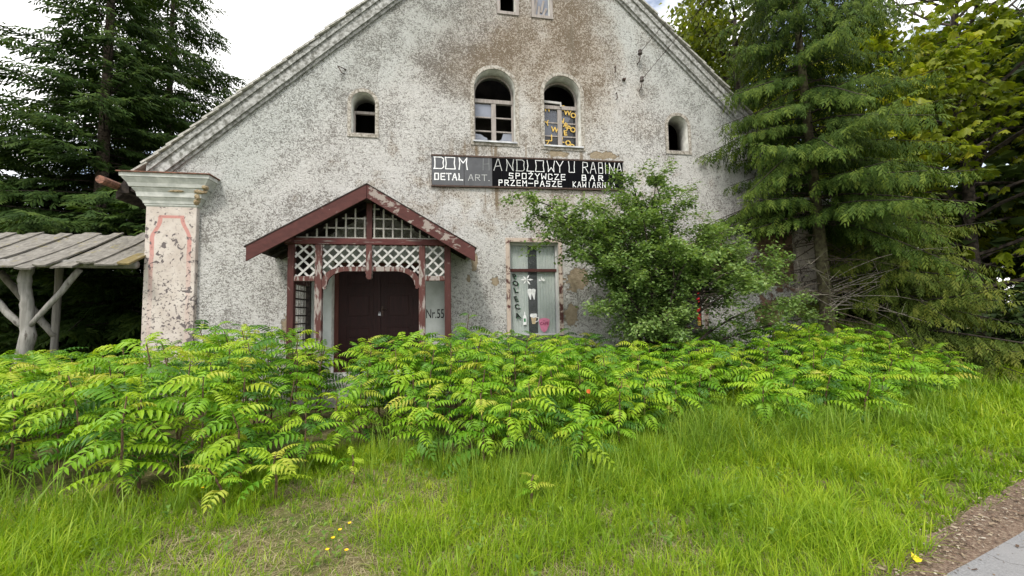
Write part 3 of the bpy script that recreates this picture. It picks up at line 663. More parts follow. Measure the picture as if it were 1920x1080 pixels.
# ================================================================== timber porch
porch = thing('timber_porch', 'oxblood red timber porch with white lattice and shallow gable roof', 'porch', (-3.245, -.5, 0))
YP0, YP1 = -1.0, -.88
for (xa, xb, m_) in ((-4.68, -4.57, 'redwood'), (-4.225, -4.105, 'redworn'), (-2.405, -2.29, 'redworn'), (-1.935, -1.815, 'redwood')):
    b = MB(); b.box(xa, xb, YP0, YP1, .40, 2.90); b.build('post', M[m_], porch, .008)
b = MB(); b.box(-4.74, -1.75, YP0-.012, YP1, 2.90, 3.015); b.build('tie_beam', wood_mat("oxblood_beam", (.062, .020, .019), (.105, .032, .03), (.28, .245, .225), .43, (4, 26, 26)), porch, .008)
for xa, xb in ((-4.569, -4.226), (-2.289, -1.936)):
    b = MB(); b.box(xa, xb, YP0+.005, YP1-.005, 2.235, 2.325); b.build('rail', M['redworn'], porch, .006)
    b = MB(); b.box(xa, xb, YP0-.03, YP1+.01, 1.03, 1.085); b.build('sill_board', M['lattgrey'], porch, .006)
    b = MB(); b.box(xa, xb, YP0+.01, YP1-.02, .95, 1.03); b.build('rail', M['redworn'], porch, .004)
    n = 3; w_ = (xb-xa)/n
    for i in range(n):
        b = MB(); b.box(xa+i*w_+.003, xa+(i+1)*w_-.003, YP0+.035, YP0+.06, .4, .95); b.build('plank', M['redwood'], porch, .003)
# king post and pendant
b = MB(); b.box(-3.345, -3.245, YP0-.005, YP1-.02, 3.016, 3.80); b.build('king_post', M['redwood'], porch, .006)
b = MB(); b.prism([(-3.345, 2.899), (-3.345, 2.42), (-3.352, 2.38), (-3.338, 2.345), (-3.345, 2.31), (-3.325, 2.275), (-3.30, 2.262), (-3.28, 2.262), (-3.255, 2.275), (-3.245, 2.31), (-3.252, 2.345), (-3.238, 2.38), (-3.245, 2.42), (-3.245, 2.899)], YP0-.03, YP1-.03); b.build('pendant', M['redworn'], porch)
# curved arch boards
def arch_board(s):
    c = -3.295; xo = (4.105-3.295) if s < 0 else (3.295-2.405)
    top = 2.50; pts_o = []; pts_i = []
    n = 10; rx, rz = .42, .26
    for i in range(n+1):
        t = math.pi/2*i/n
        pts_o.append((xo - rx + rx*math.sin(t), top - rz + rz*math.cos(t)))
    for i in range(n+1):
        t = math.pi/2*i/n; rxi, rzi = rx-.085, rz-.02
        pts_i.append((xo - .085 - rxi + rxi*math.sin(t), top - .085 - rzi + rzi*math.cos(t)))
    out_ = [(.051, top)] + pts_o + [(xo, 2.12), (xo-.03, 2.085), (xo-.07, 2.10), (xo-.06, 2.13)] + pts_i[::-1] + [(.051, top-.085)]
    P = [(c + s*x, z) for x, z in out_]
    b = MB(); b.prism(P, YP0+.012, YP0+.065); b.build('arch_brace', M['redworn'], porch)
    return lambda x: (top if abs(x-c) < xo-rx else top - rz + rz*math.sqrt(max(0, 1-((abs(x-c)-(xo-rx))/rx)**2)))
bott = {-1: arch_board(-1), 1: arch_board(1)}
# diagonal lattice slats, each clipped to its bay
def clip_seg(p, q, inside, n=60):
    pts = [p.lerp(q, i/n) for i in range(n+1)]; ok = [inside(t.x, t.y) for t in pts]; segs = []; i = 0
    while i <= n:
        if ok[i]:
            j = i
            while j < n and ok[j+1]: j += 1
            if j > i+1: segs.append((pts[i], pts[j]))
            i = j+1
        else: i += 1
    return segs
rs = random.Random(11)
def diag(xa, xb, za, zb, inside, step=.185, wd=.036):
    h = zb-za
    for s, dy in ((1, 0), (-1, .016)):
        k = -8
        while k < 16:
            off = xa + .03 + k*step; k += 1
            p, q = (Vector((off-h, za)), Vector((off, zb))) if s > 0 else (Vector((off, za)), Vector((off-h, zb)))
            for a_, c_ in clip_seg(p, q, inside):
                j = rs.uniform(-.005, .005)
                b = MB(); y = YP0 + .045 + dy
                b.bar((a_.x+j, y, a_.y), (c_.x+j, y, c_.y), .013, wd, (0, 0, 1) if abs(s) else 0)
                b.build('slat', M['slat'], porch)
for xa, xb in ((-4.57, -4.225), (-2.29, -1.935)):
    diag(xa, xb, 2.325, 2.90, lambda x, z, xa=xa, xb=xb: xa-.005 <= x <= xb+.005 and 2.32 <= z <= 2.905, .20)
diag(-4.105, -3.345, 2.2, 2.90, lambda x, z: -4.11 <= x <= -3.34 and bott[-1](x)-.02 <= z <= 2.905, .20)
diag(-3.245, -2.405, 2.2, 2.90, lambda x, z: -3.25 <= x <= -2.40 and bott[1](x)-.02 <= z <= 2.905, .20)
# square lattice in the gable
AP, SLP = 3.96, .585
gz = lambda x: AP - .30 - SLP*abs(x+3.295)
b = MB(); b.box(-4.55, -1.98, YP0+.02, YP0+.06, 3.016, 3.04); b.build('lath', M['lattgrey'], porch)
for s in (-1, 1):
    for k in range(8):
        x = -3.295 + s*(.085 + .165*k); zt = gz(x)+.06
        if s < 0 and k in (0,) : zt -= .25
        if zt > 3.06:
            b = MB(); b.box(x-.014, x+.014, YP0+.03, YP0+.045, 3.03, zt); b.build('lath', M['lattgrey'], porch)
    for k in range(1, 4):
        z = 3.03 + .183*k; xe = (AP - .28 - z)/SLP
        if s < 0 and k == 3: continue
        xa, xb = sorted((-3.295 + s*.05, -3.295 + s*xe)); b = MB(); b.box(xa, xb, YP0+.046, YP0+.06, z-.013, z+.013); b.build('lath', M['lattgrey'], porch)
# side walls of the porch: plate, back post, lattice, low boarding
for s, xs in ((-1, -4.625), (1, -1.875)):
    b = MB(); b.bar((xs, YP0-.20, 2.96), (xs, .0, 2.96), .12, .11); b.build('wall_plate', M['redwood'], porch, .01)
    b = MB(); b.box(xs-.055, xs+.055, -.10, -.001, .4, 2.9); b.build('post', M['dark'], porch)
    b = MB(); b.box(xs-.05, xs+.05, -.879, -.101, .95, 1.06); b.build('rail', M['redworn'], porch)
    b = MB(); b.box(xs-.05, xs+.05, -.879, -.101, 2.2, 2.3); b.build('rail', M['redwood'], porch)
    for k in range(6):
        y = -.83 + k*.13; b = MB(); b.box(xs-.012, xs+.0, y-.014, y+.014, 1.06, 2.2); b.build('lath', M['lattgrey'], porch)
    for k in range(7):
        z = 1.16 + k*.155; b = MB(); b.box(xs+.001, xs+.013, -.879, -.101, z-.014, z+.014); b.build('lath', M['dark'], porch)
    for k in range(6):
        y = -.875 + k*.13; b = MB(); b.box(xs-.02, xs+.01, y, y+.124, .4, .95); b.build('plank', M['redwood'], porch)
    for k in range(6):
        y = -.875 + k*.13; b = MB(); b.box(xs-.02, xs+.01, y, y+.124, 2.3, 2.905); b.build('plank', M['dark'], porch)
# roof: boarded deck, dark covering, barge boards
for s in (-1, 1):
    x0_, xe = -3.295, (-5.24 if s < 0 else -1.375)
    sz = lambda x: AP - SLP*abs(x+3.295)
    b = MB(); b.prism([(x0_, AP-.05), (xe, sz(xe)-.05), (xe, sz(xe)-.015), (x0_, AP-.015)], YP0-.23, -.005); deck_b = b
    b = MB(); b.prism([(x0_, AP-.012), (xe+s*.03, sz(xe+s*.03)-.012), (xe+s*.03, sz(xe+s*.03)+.008), (x0_, AP+.008)], YP0-.27, -.003); slope = b.build('roof_slope', M['dark'], porch); deck_b.build('roof_deck', M['dark'], slope)
    mat = M['redwood'] if s < 0 else None
    if mat is None:
        mat = wood_mat("peeling_barge_board", (.056, .019, .0165), (.094, .031, .027), (.27, .23, .205), .455, (6, 20, 12), .7, (5, 9, 7))
    else: mat = wood_mat("painted_barge_board", (.054, .018, .016), (.09, .030, .026), (.24, .2, .18), .37, (6, 20, 12), .7, (5, 9, 7))
    b = MB(); b.prism([(x0_ + s*.003, AP-.265), (xe, sz(xe)-.27), (xe, sz(xe)-.013), (x0_ + s*.003, AP-.013)], YP0-.262, YP0-.232); b.build('barge_board', mat, slope, .004)
    for k, yy in enumerate((-.95, -.5, -.08)):
        b = MB(); b.bar((x0_, yy, AP-.11), (xe+s*-.1, yy, sz(xe-s*.1)-.11), .07, .11, (0, 1, 0)); b.build('rafter', M['dark'], slope)
b = MB(); b.bar((-3.295, YP0-.225, 3.73), (-3.295, -.002, 3.73), .1, .12); b.build('ridge_beam', M['dark'], porch)
b = MB(); b.box(-4.75, -1.75, -1.05, -.001, 0, .40); b.build('floor_slab', M['concrete'], porch)
b = MB(); b.box(-4.19, -2.41, -.001+.002, .23, .3, .449); b.build('threshold', M['concrete'], porch)

# ================================================================== open timber shed by the house corner
shed = thing('timber_shed', 'open log-post shed with weathered grey plank roof beside the house corner', 'shed', (-9.3, .2, 0))
M['greywood'] = wood_mat("silver_grey_plank", (.10, .093, .08), (.26, .245, .215), (.20, .175, .08), .40, (17, 2.5, 17), .9)
M['mossplank'] = wood_mat("mossy_ochre_plank", (.13, .105, .05), (.24, .19, .08), (.2, .19, .16), .45, (14, 3, 14), .9)
M['log'] = wood_mat("silver_log", (.14, .135, .12), (.31, .30, .28), (.085, .075, .065), .40, (22, 22, 1.2), .85, (12, 12, 2.2))
rp = random.Random(21)
EY, RY, EZ, RZ = -.55, 1.15, 2.555, 3.40       # eave and ridge lines
x = -7.42
while x > -13.2:
    w_ = rp.uniform(.17, .36); x0_, x1_ = x-w_-.01, x-.012; x -= w_; kk_ = 1 - globals().get('kk_', 0)
    sk = -.10
    n = 5; V = []; F = []
    dz = rp.uniform(-.008, .012) + .03*kk_; dy0 = rp.uniform(-.12, .08); dy1 = rp.uniform(-.04, .08); tw = rp.uniform(-.03, .03); cup = rp.uniform(-.012, .02)
    for i in range(n+1):
        t = i/n; yy = (EY+dy0)*(1-t) + (RY+dy1)*t; zz = EZ + (RZ-EZ)*(yy-EY)/(RY-EY) + dz - .025*math.sin(t*math.pi)
        for j, u in enumerate((0, .5, 1)):
            xx = x0_*(1-u) + x1_*u + sk*t + rp.uniform(-.004, .004)
            zc = zz + tw*(u-.5)*(1-2*t) + cup*(abs(u-.5)*2)
            V += [(xx, yy + rp.uniform(-.01, .01), zc), (xx, yy + .01, zc-.028)]
    for i in range(n):
        for j in range(2):
            a_ = (i*3+j)*2; c_ = a_+2; d_ = a_+6; e_ = a_+8
            F += [(a_, c_, e_, d_), (a_+1, d_+1, e_+1, c_+1)]
        for j in (0, 2):
            a_ = (i*3+j)*2; d_ = a_+6; F.append((a_, d_, d_+1, a_+1) if j == 0 else (a_, a_+1, d_+1, d_))
    for i in (0, n):
        for j in range(2):
            a_ = (i*3+j)*2; c_ = a_+2; F.append((a_, a_+1, c_+1, c_) if i == 0 else (a_, c_, c_+1, a_+1))
    b = MB(); b.add(V, F); b.build('roof_plank', M['mossplank'] if x > -7.85 and x < -7.6 else M['greywood'], shed)
for yy, zz in ((-.25, 2.61), (1.0, 3.22)):
    b = MB(); b.tube([(-13.2, yy, zz), (-10, yy, zz+.02), (-7.5, yy, zz)], .075, 8); b.build('purlin', M['log'], shed, smooth=True)
b = MB(); b.prism([(-13.2, 3.3), (-7.5, 3.3), (-7.5, 3.34), (-13.2, 3.34)], 1.16, 3.26); b.build('rear_roof', M['dark'], shed)
def log(pts, rads, name='post', mat='log'):
    P_ = []; R_ = []
    for i in range(len(pts)-1):
        for k in range(4):
            t = k/4; P_.append(Vector(pts[i]).lerp(Vector(pts[i+1]), t) + Vector((rp.uniform(-.008, .008), rp.uniform(-.008, .008), 0))); R_.append((rads[i]*(1-t) + rads[i+1]*t)*rp.uniform(.92, 1.08))
    P_.append(Vector(pts[-1])); R_.append(rads[-1]); b = MB(); b.tube(P_, R_, 10); return b.build(name, M[mat], shed, smooth=True)
log([(-9.27, -.22, -.1), (-9.25, -.22, .5), (-9.20, -.23, 1.0), (-9.15, -.22, 1.35), (-9.18, -.21, 1.55), (-9.19, -.22, 1.9), (-9.23, -.22, 2.2), (-9.25, -.23, 2.35), (-9.21, -.22, 2.62)], [.125, .12, .105, .105, .088, .085, .078, .09, .078])
log([(-9.75, 1.0, -.1), (-9.72, 1.0, 1.2), (-9.7, 1.0, 3.2)], [.07, .06, .06])
log([(-9.14, -.23, 1.5), (-8.76, -.24, 2.0), (-8.4, -.25, 2.52)], [.042, .045, .05], 'brace')
log([(-9.22, -.23, 1.50), (-9.5, -.24, 1.80), (-9.75, -.25, 2.15), (-10.2, -.25, 2.55)], [.05, .055, .05, .05], 'brace')
log([(-9.72, .98, 1.3), (-10.2, .98, 1.95), (-10.7, .98, 2.6)], [.06, .07, .06], 'brace')
log([(-11.9, -.22, -.1), (-11.9, -.22, 2.62)], [.16, .12])
log([(-7.75, 1.0, -.1), (-7.75, 1.0, 3.2)], [.12, .1])
# ================================================================== ground, road, verge
RNG = np.random.default_rng(5)
def road_edge(x): return -6.63 + .268*(x-.87)
def verge_edge(x): return road_edge(x) + .10 + .02*(x-.6).clip(0) if hasattr(x, 'clip') else road_edge(x) + .10 + .02*max(0, x-.6)
gs = np.concatenate([-np.geomspace(400, 14, 16), np.linspace(-13, 13, 105), np.geomspace(14, 400, 16)])
gx, gy = np.meshgrid(gs, gs - 2, indexing='ij')
gzv = -.02 + .02*np.sin(gx*1.7+.4)*np.sin(gy*2.1) + .012*np.sin(gx*4.1)*np.cos(gy*3.3)
near = np.clip((gy - road_edge(gx) - .3)/.8, 0, 1)
gzv = gzv*near - .03*(1-near)
gzv[np.hypot(gx, gy) > 20] = -.02
n = len(gs); idx = np.arange(n*n).reshape(n, n)
Fq = np.stack([idx[:-1, :-1], idx[1:, :-1], idx[1:, 1:], idx[:-1, 1:]], -1).reshape(-1, 4)
m, ns, ls, b_ = new_mat("soil_and_thatch"); o = ocoord(ns)
r1 = ramp(ns, [(.3, (.05, .04, .02)), (.5, (.15, .125, .06)), (.66, (.30, .27, .15))]); ls.new(noise(ns, ls, o, 26, 9, .8), r1.inputs[0])
gcol = mixc(ns, ls, mapr(ns, ls, noise(ns, ls, o, 2.2, 8, .75), .42, .62), r1.outputs[0], (.07, .095, .02))
ls.new(gcol, b_.inputs['Base Color']); b_.inputs['Roughness'].default_value = .95; b_.inputs['Specular IOR Level'].default_value = .1
bump(ns, ls, noise(ns, ls, o, 30, 6), b_, .8, .03)
ground = link('ground', npmesh('ground', np.stack([gx, gy, gzv], -1).reshape(-1, 3), Fq, smooth=True), m); tag(ground, kind='structure')
m, ns, ls, b_ = new_mat("worn_asphalt"); o = ocoord(ns)
sp = noise(ns, ls, o, 90, 4, .7); r1 = ramp(ns, [(.35, (.15, .15, .155)), (.6, (.24, .24, .245)), (.75, (.33, .33, .335))]); ls.new(sp, r1.inputs[0])
ac = mixc(ns, ls, mapr(ns, ls, noise(ns, ls, o, 1.5, 5), .35, .7), r1.outputs[0], (.24, .235, .235))
vor = node(ns, "ShaderNodeTexVoronoi", feature='DISTANCE_TO_EDGE', Scale=1.3); nzv = node(ns, "ShaderNodeTexNoise", Scale=3.0, Detail=6); ls.new(o, nzv.inputs['Vector'])
vd = ns.new("ShaderNodeVectorMath"); vd.operation = 'MULTIPLY_ADD'; ls.new(nzv.outputs[1], vd.inputs[0]); vd.inputs[1].default_value = (.5, .5, .5); ls.new(o, vd.inputs[2]); ls.new(vd.outputs[0], vor.inputs['Vector'])
ac = mixc(ns, ls, mapr(ns, ls, vor.outputs['Distance'], .002, .007, .75, 0.), ac, (.06, .055, .05))
ls.new(ac, b_.inputs['Base Color']); b_.inputs['Roughness'].default_value = .85; bump(ns, ls, sp, b_, .5, .006)
xs = np.linspace(-40, 60, 401); V = []; F = []
jit = np.cumsum(RNG.normal(0, .012, 401)); jit -= np.linspace(0, jit[-1], 401); jit = np.clip(jit, -.06, .06) + RNG.normal(0, .012, 401)
for i, x in enumerate(xs):
    e = road_edge(x) + jit[i]
    V += [(x, e, .004), (x, e-3.5, .02), (x, e-6.5, .004)]
    if i:
        a_ = 3*i-3; F += [(a_, a_+1, a_+4, a_+3), (a_+1, a_+2, a_+5, a_+4)]
tag(link('road', pymesh('road', V, F), m), kind='structure')
m, ns, ls, b_ = new_mat("verge_litter_soil"); o = ocoord(ns)
r1 = ramp(ns, [(.3, (.085, .05, .035)), (.5, (.17, .115, .08)), (.7, (.32, .26, .19))]); ls.new(noise(ns, ls, o, 40, 6, .7), r1.inputs[0])
ls.new(r1.outputs[0], b_.inputs['Base Color']); b_.inputs['Roughness'].default_value = .95; bump(ns, ls, noise(ns, ls, o, 50, 5), b_, .9, .02)
V = []; F = []; xs = np.linspace(-12, 40, 301)
for i, x in enumerate(xs):
    v = verge_edge(float(x)) + RNG.normal(0, .02)
    V += [(x, road_edge(x)-.3, .0), (x, v+.12, -.004)]
    if i: F.append((2*i-2, 2*i, 2*i+1, 2*i-1))
tag(link('road_verge', pymesh('road_verge', V, F), m), kind='structure')
# litter on the verge: wood chips, dead leaf bits, grit
N = 16000; x = RNG.uniform(-1.5, 9, N)
t = RNG.normal(.62, .33, N); wv = (verge_edge(x) - road_edge(x) + .16)
y = road_edge(x) - .06 + t*wv
T = np.array([[-.5, -.5, 0], [.5, -.35, 0], [.45, .5, .12], [-.4, .4, .05]])
L_ = RNG.gamma(1.4, .0055, N)[:, None] + .003; W_ = L_*RNG.uniform(.15, .8, (N, 1)); a = RNG.uniform(0, 6.28, N)
loc = T[None]*np.stack([L_, W_, L_*.4], -1)
loc[..., 2] += RNG.uniform(0, .3, (N, 4))*L_
ca, sa = np.cos(a)[:, None], np.sin(a)[:, None]
Vv = np.stack([x[:, None] + loc[..., 0]*ca - loc[..., 1]*sa, y[:, None] + loc[..., 0]*sa + loc[..., 1]*ca, .008 + loc[..., 2]], -1).reshape(-1, 3)
m, ns, ls, b_ = new_mat("litter_bits"); at_ = node(ns, "ShaderNodeAttribute", attribute_name='tint').outputs['Fac']
r1 = ramp(ns, [(0, (.05, .03, .02)), (.5, (.15, .095, .06)), (.88, (.30, .24, .16)), (1, (.45, .41, .34))]); ls.new(at_, r1.inputs[0]); ls.new(r1.outputs[0], b_.inputs['Base Color']); b_.inputs['Roughness'].default_value = .9
tag(link('verge_litter', npmesh('verge_litter', Vv, np.arange(4*N).reshape(N, 4), np.repeat(RNG.random(N), 4)), m), 'brown wood chips and leaf litter along the asphalt edge', 'litter', kind='stuff')
# ================================================================== vegetation helpers
def unit(v): return v/np.maximum(np.linalg.norm(v, axis=-1, keepdims=True), 1e-9)
def frames(d, upv, roll=None):
    """local x -> d, local z close to upv"""
    d = unit(d); s = unit(np.cross(upv, d)); u = np.cross(d, s)
    if roll is not None:
        c, sn = np.cos(roll)[:, None], np.sin(roll)[:, None]; s, u = s*c + u*sn, u*c - s*sn
    return np.stack([d, s, u], -1)            # columns
def scatter(TV, TF, R, P, S):
    """copies of a small template: rotation R (n,3,3), place P (n,3), size S (n,)"""
    V = np.einsum('nij,kj->nki', R, TV)*S[:, None, None] + P[:, None]
    n, k = len(P), len(TV)
    return V.reshape(-1, 3), (TF[None] + (np.arange(n)*k)[:, None, None]).reshape(-1, TF.shape[1])
def leaflet(n_out, base, d, side, upv, L, W, fold=.25, droop=.15):
    """folded lanceolate leaflet as 6 triangles; returns V,F"""
    base, d, side, upv = map(np.asarray, (base, d, side, upv))
    def P(t, w, z): return base + d*(L*t) + side*(W*w) + upv*(z*L)
    V = [P(0, 0, 0), P(.38, 0, 0), P(.75, 0, -droop*.4), P(1, 0, -droop), P(.32, .5, fold*W/L), P(.70, .34, fold*W/L*.7-droop*.35), P(.32, -.5, fold*W/L), P(.70, -.34, fold*W/L*.7-droop*.35)]
    F = [(0, 4, 1), (4, 5, 1), (1, 5, 2), (5, 3, 2), (0, 1, 6), (6, 1, 7), (1, 2, 7), (7, 2, 3)]
    return V, [tuple(i+n_out for i in f) for f in F]
def tubes_np(mb, segs, sides=5):
    for pts, rs_ in segs: mb.tube(pts, rs_, sides, cap=False)

# ================================================================== sumac thicket
M['sumac'] = leaf_mat("sumac_leaf", (.085, .225, .012), (.19, .37, .017), (.33, .48, .028), .33, .48, False)
M['sumac_y'] = leaf_mat("young_sumac_leaf", (.29, .45, .026), (.37, .49, .038), (.46, .45, .08), .35, .5, False)
M['sumac_d'] = leaf_mat("dark_sumac_leaf", (.04, .12, .016), (.065, .17, .02), (.10, .22, .022), .3, .45, False)  # darker leaf copy, used more low on stems and towards the wall
M['stem'] = speckle_mat("sumac_stem_bark", (.10, .055, .04), (.19, .12, .08), 25, .9, .3)
def frond_mesh(seed, npair, L, mat, arch_=.55, fold=.3):
    r = random.Random(seed); V = []; F = []
    pts = []
    for i in range(13):
        t = i/12; ang = arch_*(.45 - t*1.35); 
        pts.append(None)
    p = np.array([0., 0, 0]); pts = [p.copy()]; dirs = []
    for i in range(14):
        t = i/13; a_ = arch_*(.5 - 1.55*t); d = np.array([math.cos(a_), r.uniform(-.05, .05), math.sin(a_)]); d /= np.linalg.norm(d); dirs.append(d); p = p + d*(L/14); pts.append(p.copy())
    def at(t):
        f = t*14; i = min(13, int(f)); return pts[i] + (pts[i+1]-pts[i])*(f-i), dirs[i]
    for i in range(npair):
        t = .16 + .80*i/(npair-1); q, d = at(t); up_ = np.cross(d, [0, 1, 0]); up_ = -up_ if up_[2] < 0 else up_
        ll = L*.285*(math.sin(math.pi*(.18+.72*t))**.7)*r.uniform(.88, 1.1)
        for s in (-1, 1):
            sw = .30 + .35*t; dd = d*sw + np.array([0, s, 0])*1.0 + up_*r.uniform(-.42, -.12); dd = dd/np.linalg.norm(dd)
            sd_ = np.cross(up_, dd); sd_ /= np.linalg.norm(sd_); u_ = np.cross(dd, sd_)
            v, f = leaflet(len(V), q, dd, sd_, u_, ll, ll*r.uniform(.31, .39), fold, r.uniform(.12, .34)); V += v; F += f
    q, d = at(1.0); up_ = np.cross(d, [0, 1, 0]); up_ = -up_ if up_[2] < 0 else up_
    v, f = leaflet(len(V), q, d, np.array([0, 1., 0]), up_, L*.17, L*.06, fold, .15); V += v; F += f
    for i in range(0, 14, 2):                       # rachis
        a_, c_ = pts[i], pts[i+2]; n = len(V); w = .0035*(1-i/20)
        V += [a_ + [0, w, 0], a_ + [0, -w, 0], a_ + [0, 0, -w*1.5], c_ + [0, w, 0], c_ + [0, -w, 0], c_ + [0, 0, -w*1.5]]
        F += [(n, n+1, n+4), (n, n+4, n+3), (n+1, n+2, n+5), (n+1, n+5, n+4), (n+2, n, n+3), (n+2, n+3, n+5)]
    me = pymesh('frond', V, F); me.materials.append(mat); return me
FR = [frond_mesh(i, 7 + i % 3, .40 + .02*(i % 4), M['sumac'], .55 + .16*(i % 5), .3) for i in range(10)]
FY = [frond_mesh(40+i, 7 + i % 2, .34 + .03*(i % 3), M['sumac_y'], .5 + .2*(i % 4), .4) for i in range(6)]
FD = [frond_mesh(80+i, 8, .45, M['sumac_d'], .75 + .1*(i % 3), .25) for i in range(4)]
def sumac(x, y, h, label, group, rn, young=.2, dark=0., nf=13, lean=(0, 0), low=.3, fs=1.0):
    root = thing('sumac', label, 'shrub', (x, y, -.02), group)
    lx, ly = lean; pts = []
    for i in range(5):
        t = i/4; pts.append((x + lx*t*t*h + rn.uniform(-.015, .015), y + ly*t*t*h + rn.uniform(-.015, .015), -.02 + h*t))
    b = MB(); b.tube(pts, [.014*(1.1-.7*i/4) for i in range(5)], 6); b.build('stem', M['stem'], root)
    a_ = rn.uniform(0, 6.28)
    for k in range(nf):
        t = low + (1-low)*(k+.5)/nf; a_ += 2.4 + rn.uniform(-.35, .35)
        f = t*4; i = min(3, int(f)); P = Vector(pts[i]).lerp(Vector(pts[i+1]), f-i)
        top = t > .8
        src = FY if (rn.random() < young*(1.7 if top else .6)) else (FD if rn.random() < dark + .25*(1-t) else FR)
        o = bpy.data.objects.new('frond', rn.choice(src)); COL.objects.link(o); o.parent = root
        o.location = P - root.location
        pitch = rn.uniform(-.25, .35) + (.5 if t > .9 else .25*t)
        o.rotation_euler = Euler((rn.uniform(-.5, .5), -pitch, a_), 'XYZ')
        s = fs*.93*rn.uniform(.58, 1.2)*(.75 if t > .92 else 1); o.scale = (s, s, s)
    return root
rn = random.Random(12)
HX = [-9.5, -8, -7, -6, -5.2, -4.5, -3.75, -3.2, -2.6, -1.7, -.6, .45, 1.6, 3.0, 4.2, 5.3, 6.4, 7.3]
HH = [1.05, 1.14, 1.25, 1.36, 1.55, 1.6, 1.25, 1.2, 1.3, 1.36, 1.2, 1.24, 1.12, 1.08, 1.28, 1.34, 1.2, 1.0]
FX = [-9.5, -7, -5.7, -4.9, -3.9, -3.4, -3.0, -2.65, -2.1, -1.3, -.5, .2, 1.3, 2.4, 3.9, 5.6, 8.2]
FYv = [-3.0, -4.0, -4.65, -4.75, -4.6, -4.3, -3.55, -3.9, -4.35, -4.8, -4.7, -4.4, -3.9, -4.1, -3.9, -3.3, -2.2]
def sumac_label(x, y, front):
    lab, grp = sumac_region(x, y)
    if front < .3: return 'low ' + lab.replace('in the thicket', 'on the grassy front edge of the thicket'), 'front row of ' + grp
    if front > .72: return 'darker ' + lab.replace('in the thicket', 'on the wall side of the thicket'), 'wall row of ' + grp
    return lab.replace('in the thicket', 'in the middle of the thicket'), 'middle of ' + grp
def sumac_region(x, y):
    if x < -5.6: return 'bright green sumac in the thicket before the pilaster', 'sumacs before the pilaster'
    if x < -1.5: return 'lime green sumac in the thicket before the porch', 'sumacs before the porch'
    if x < 1.4: return 'yellow-green sumac in the thicket below the shop window', 'sumacs below the shop window'
    return 'mid-green sumac in the thicket beside the spruces', 'sumacs beside the spruces'
placed = []
tries = 0
while tries < 5000 and len(placed) < 275:
    tries += 1
    x = rn.uniform(-9.3, 7.9); yf = float(np.interp(x, FX, FYv)); yb = -1.55 if -5.1 < x < -1.45 else -.55
    y = rn.uniform(yf, yb)
    if -3.72 < x < -3.25 and y > -3.4: continue
    if -4.1 < x < -2.4 and y > -1.7: continue
    if any((x-a_)**2 + (y-c_)**2 < .245**2 for a_, c_ in placed): continue
    placed.append((x, y))
    front = (y - yf)/max(.5, yb - yf)
    h = float(np.interp(x, HX, HH))*(.60 + .38*min(1, front*2.2))*rn.uniform(.88, 1.08) - .08
    lab, grp = sumac_label(x, y, front)
    left = max(0, min(1, (-x-1)/5))
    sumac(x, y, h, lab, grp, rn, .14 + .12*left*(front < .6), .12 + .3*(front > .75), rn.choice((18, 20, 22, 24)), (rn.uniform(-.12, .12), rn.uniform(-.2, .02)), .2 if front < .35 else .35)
# single plants that stand apart
sumac(-1.62, -1.15, 1.62, 'tall shade-coloured sumac growing against the right porch post', None, rn, .0, .75, 12, (.08, -.1), .45)  # shade beside the porch put into its leaf colours
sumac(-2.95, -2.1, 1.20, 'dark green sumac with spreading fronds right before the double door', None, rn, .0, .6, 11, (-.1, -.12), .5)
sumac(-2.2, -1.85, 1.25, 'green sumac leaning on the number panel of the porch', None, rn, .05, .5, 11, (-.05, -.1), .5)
sumac(-3.42, -4.75, .46, 'low yellowish sumac shoot spilling over the mown strip', None, rn, .85, .0, 11, (.1, -.35), .3, .85)
sumac(-3.8, -4.8, .40, 'small pale sumac shoot at the left of the bare dark gap', None, rn, .7, .0, 8, (-.2, -.3), .3, .8)
sumac(-2.83, -4.5, .30, 'tiny lone sumac shoot beside the dark gap in the thicket', None, rn, .9, .0, 6, (.05, -.1), .45, .55)
sumac(-1.25, -5.25, .26, 'tiny yellow sumac shoot standing alone in the tall grass', None, rn, 1., .0, 6, (.05, -.1), .4, .5)
# one orange leaf caught in the thicket
M['orange'] = flat_mat("orange_dead_leaf", (.62, .13, .03), .6)
me = pymesh('orange_leaf', *leaflet(0, (-.50, -4.62, .80), np.array([.6, -.1, -.75])/.966, np.array([.78, 0, .62]), np.array([0, -1., .1]), .055, .05, .2, .1)); tag(link('orange_leaf', me, M['orange']), 'single orange dead leaf caught on the sumac fronds', 'leaf')

# ================================================================== grass
def blades(N, xs, ys, h, w, lean, rng, tint, z0=0.0, seg=3, curl=1.0, az=None):
    a = rng.uniform(0, 6.283, N) if az is None else az; d = np.stack([np.cos(a), np.sin(a), np.zeros(N)], -1)
    fa = a + math.pi/2 + rng.normal(0, .5, N); sd_ = np.stack([np.cos(fa), np.sin(fa), np.zeros(N)], -1)
    base = np.stack([xs, ys, np.full(N, z0)], -1); Vs = []
    for i in range(seg+1):
        t = i/seg; off = d*(lean*h*(t**1.7)*curl)[:, None]; z = h*(t - .35*lean*t**2.5)
        c = base + off; c[:, 2] += z
        if i < seg:
            ww = w*(1-.75*t**1.5)*.5; Vs += [c - sd_*ww[:, None], c + sd_*ww[:, None]]
        else: Vs.append(c)
    V = np.stack(Vs, 1); k = V.shape[1]; Fs = []
    for i in range(seg-1): Fs += [(2*i, 2*i+1, 2*i+3), (2*i, 2*i+3, 2*i+2)]
    Fs.append((2*seg-2, 2*seg-1, 2*seg)); F = np.array(Fs)
    return V.reshape(-1, 3), (F[None] + (np.arange(N)*k)[:, None, None]).reshape(-1, 3), np.repeat(tint, k)
def join(parts):
    V = []; F = []; T = []; n = 0
    for v, f, t in parts: V.append(v); F.append(f+n); T.append(t); n += len(v)
    return np.concatenate(V), np.concatenate(F), np.concatenate(T)
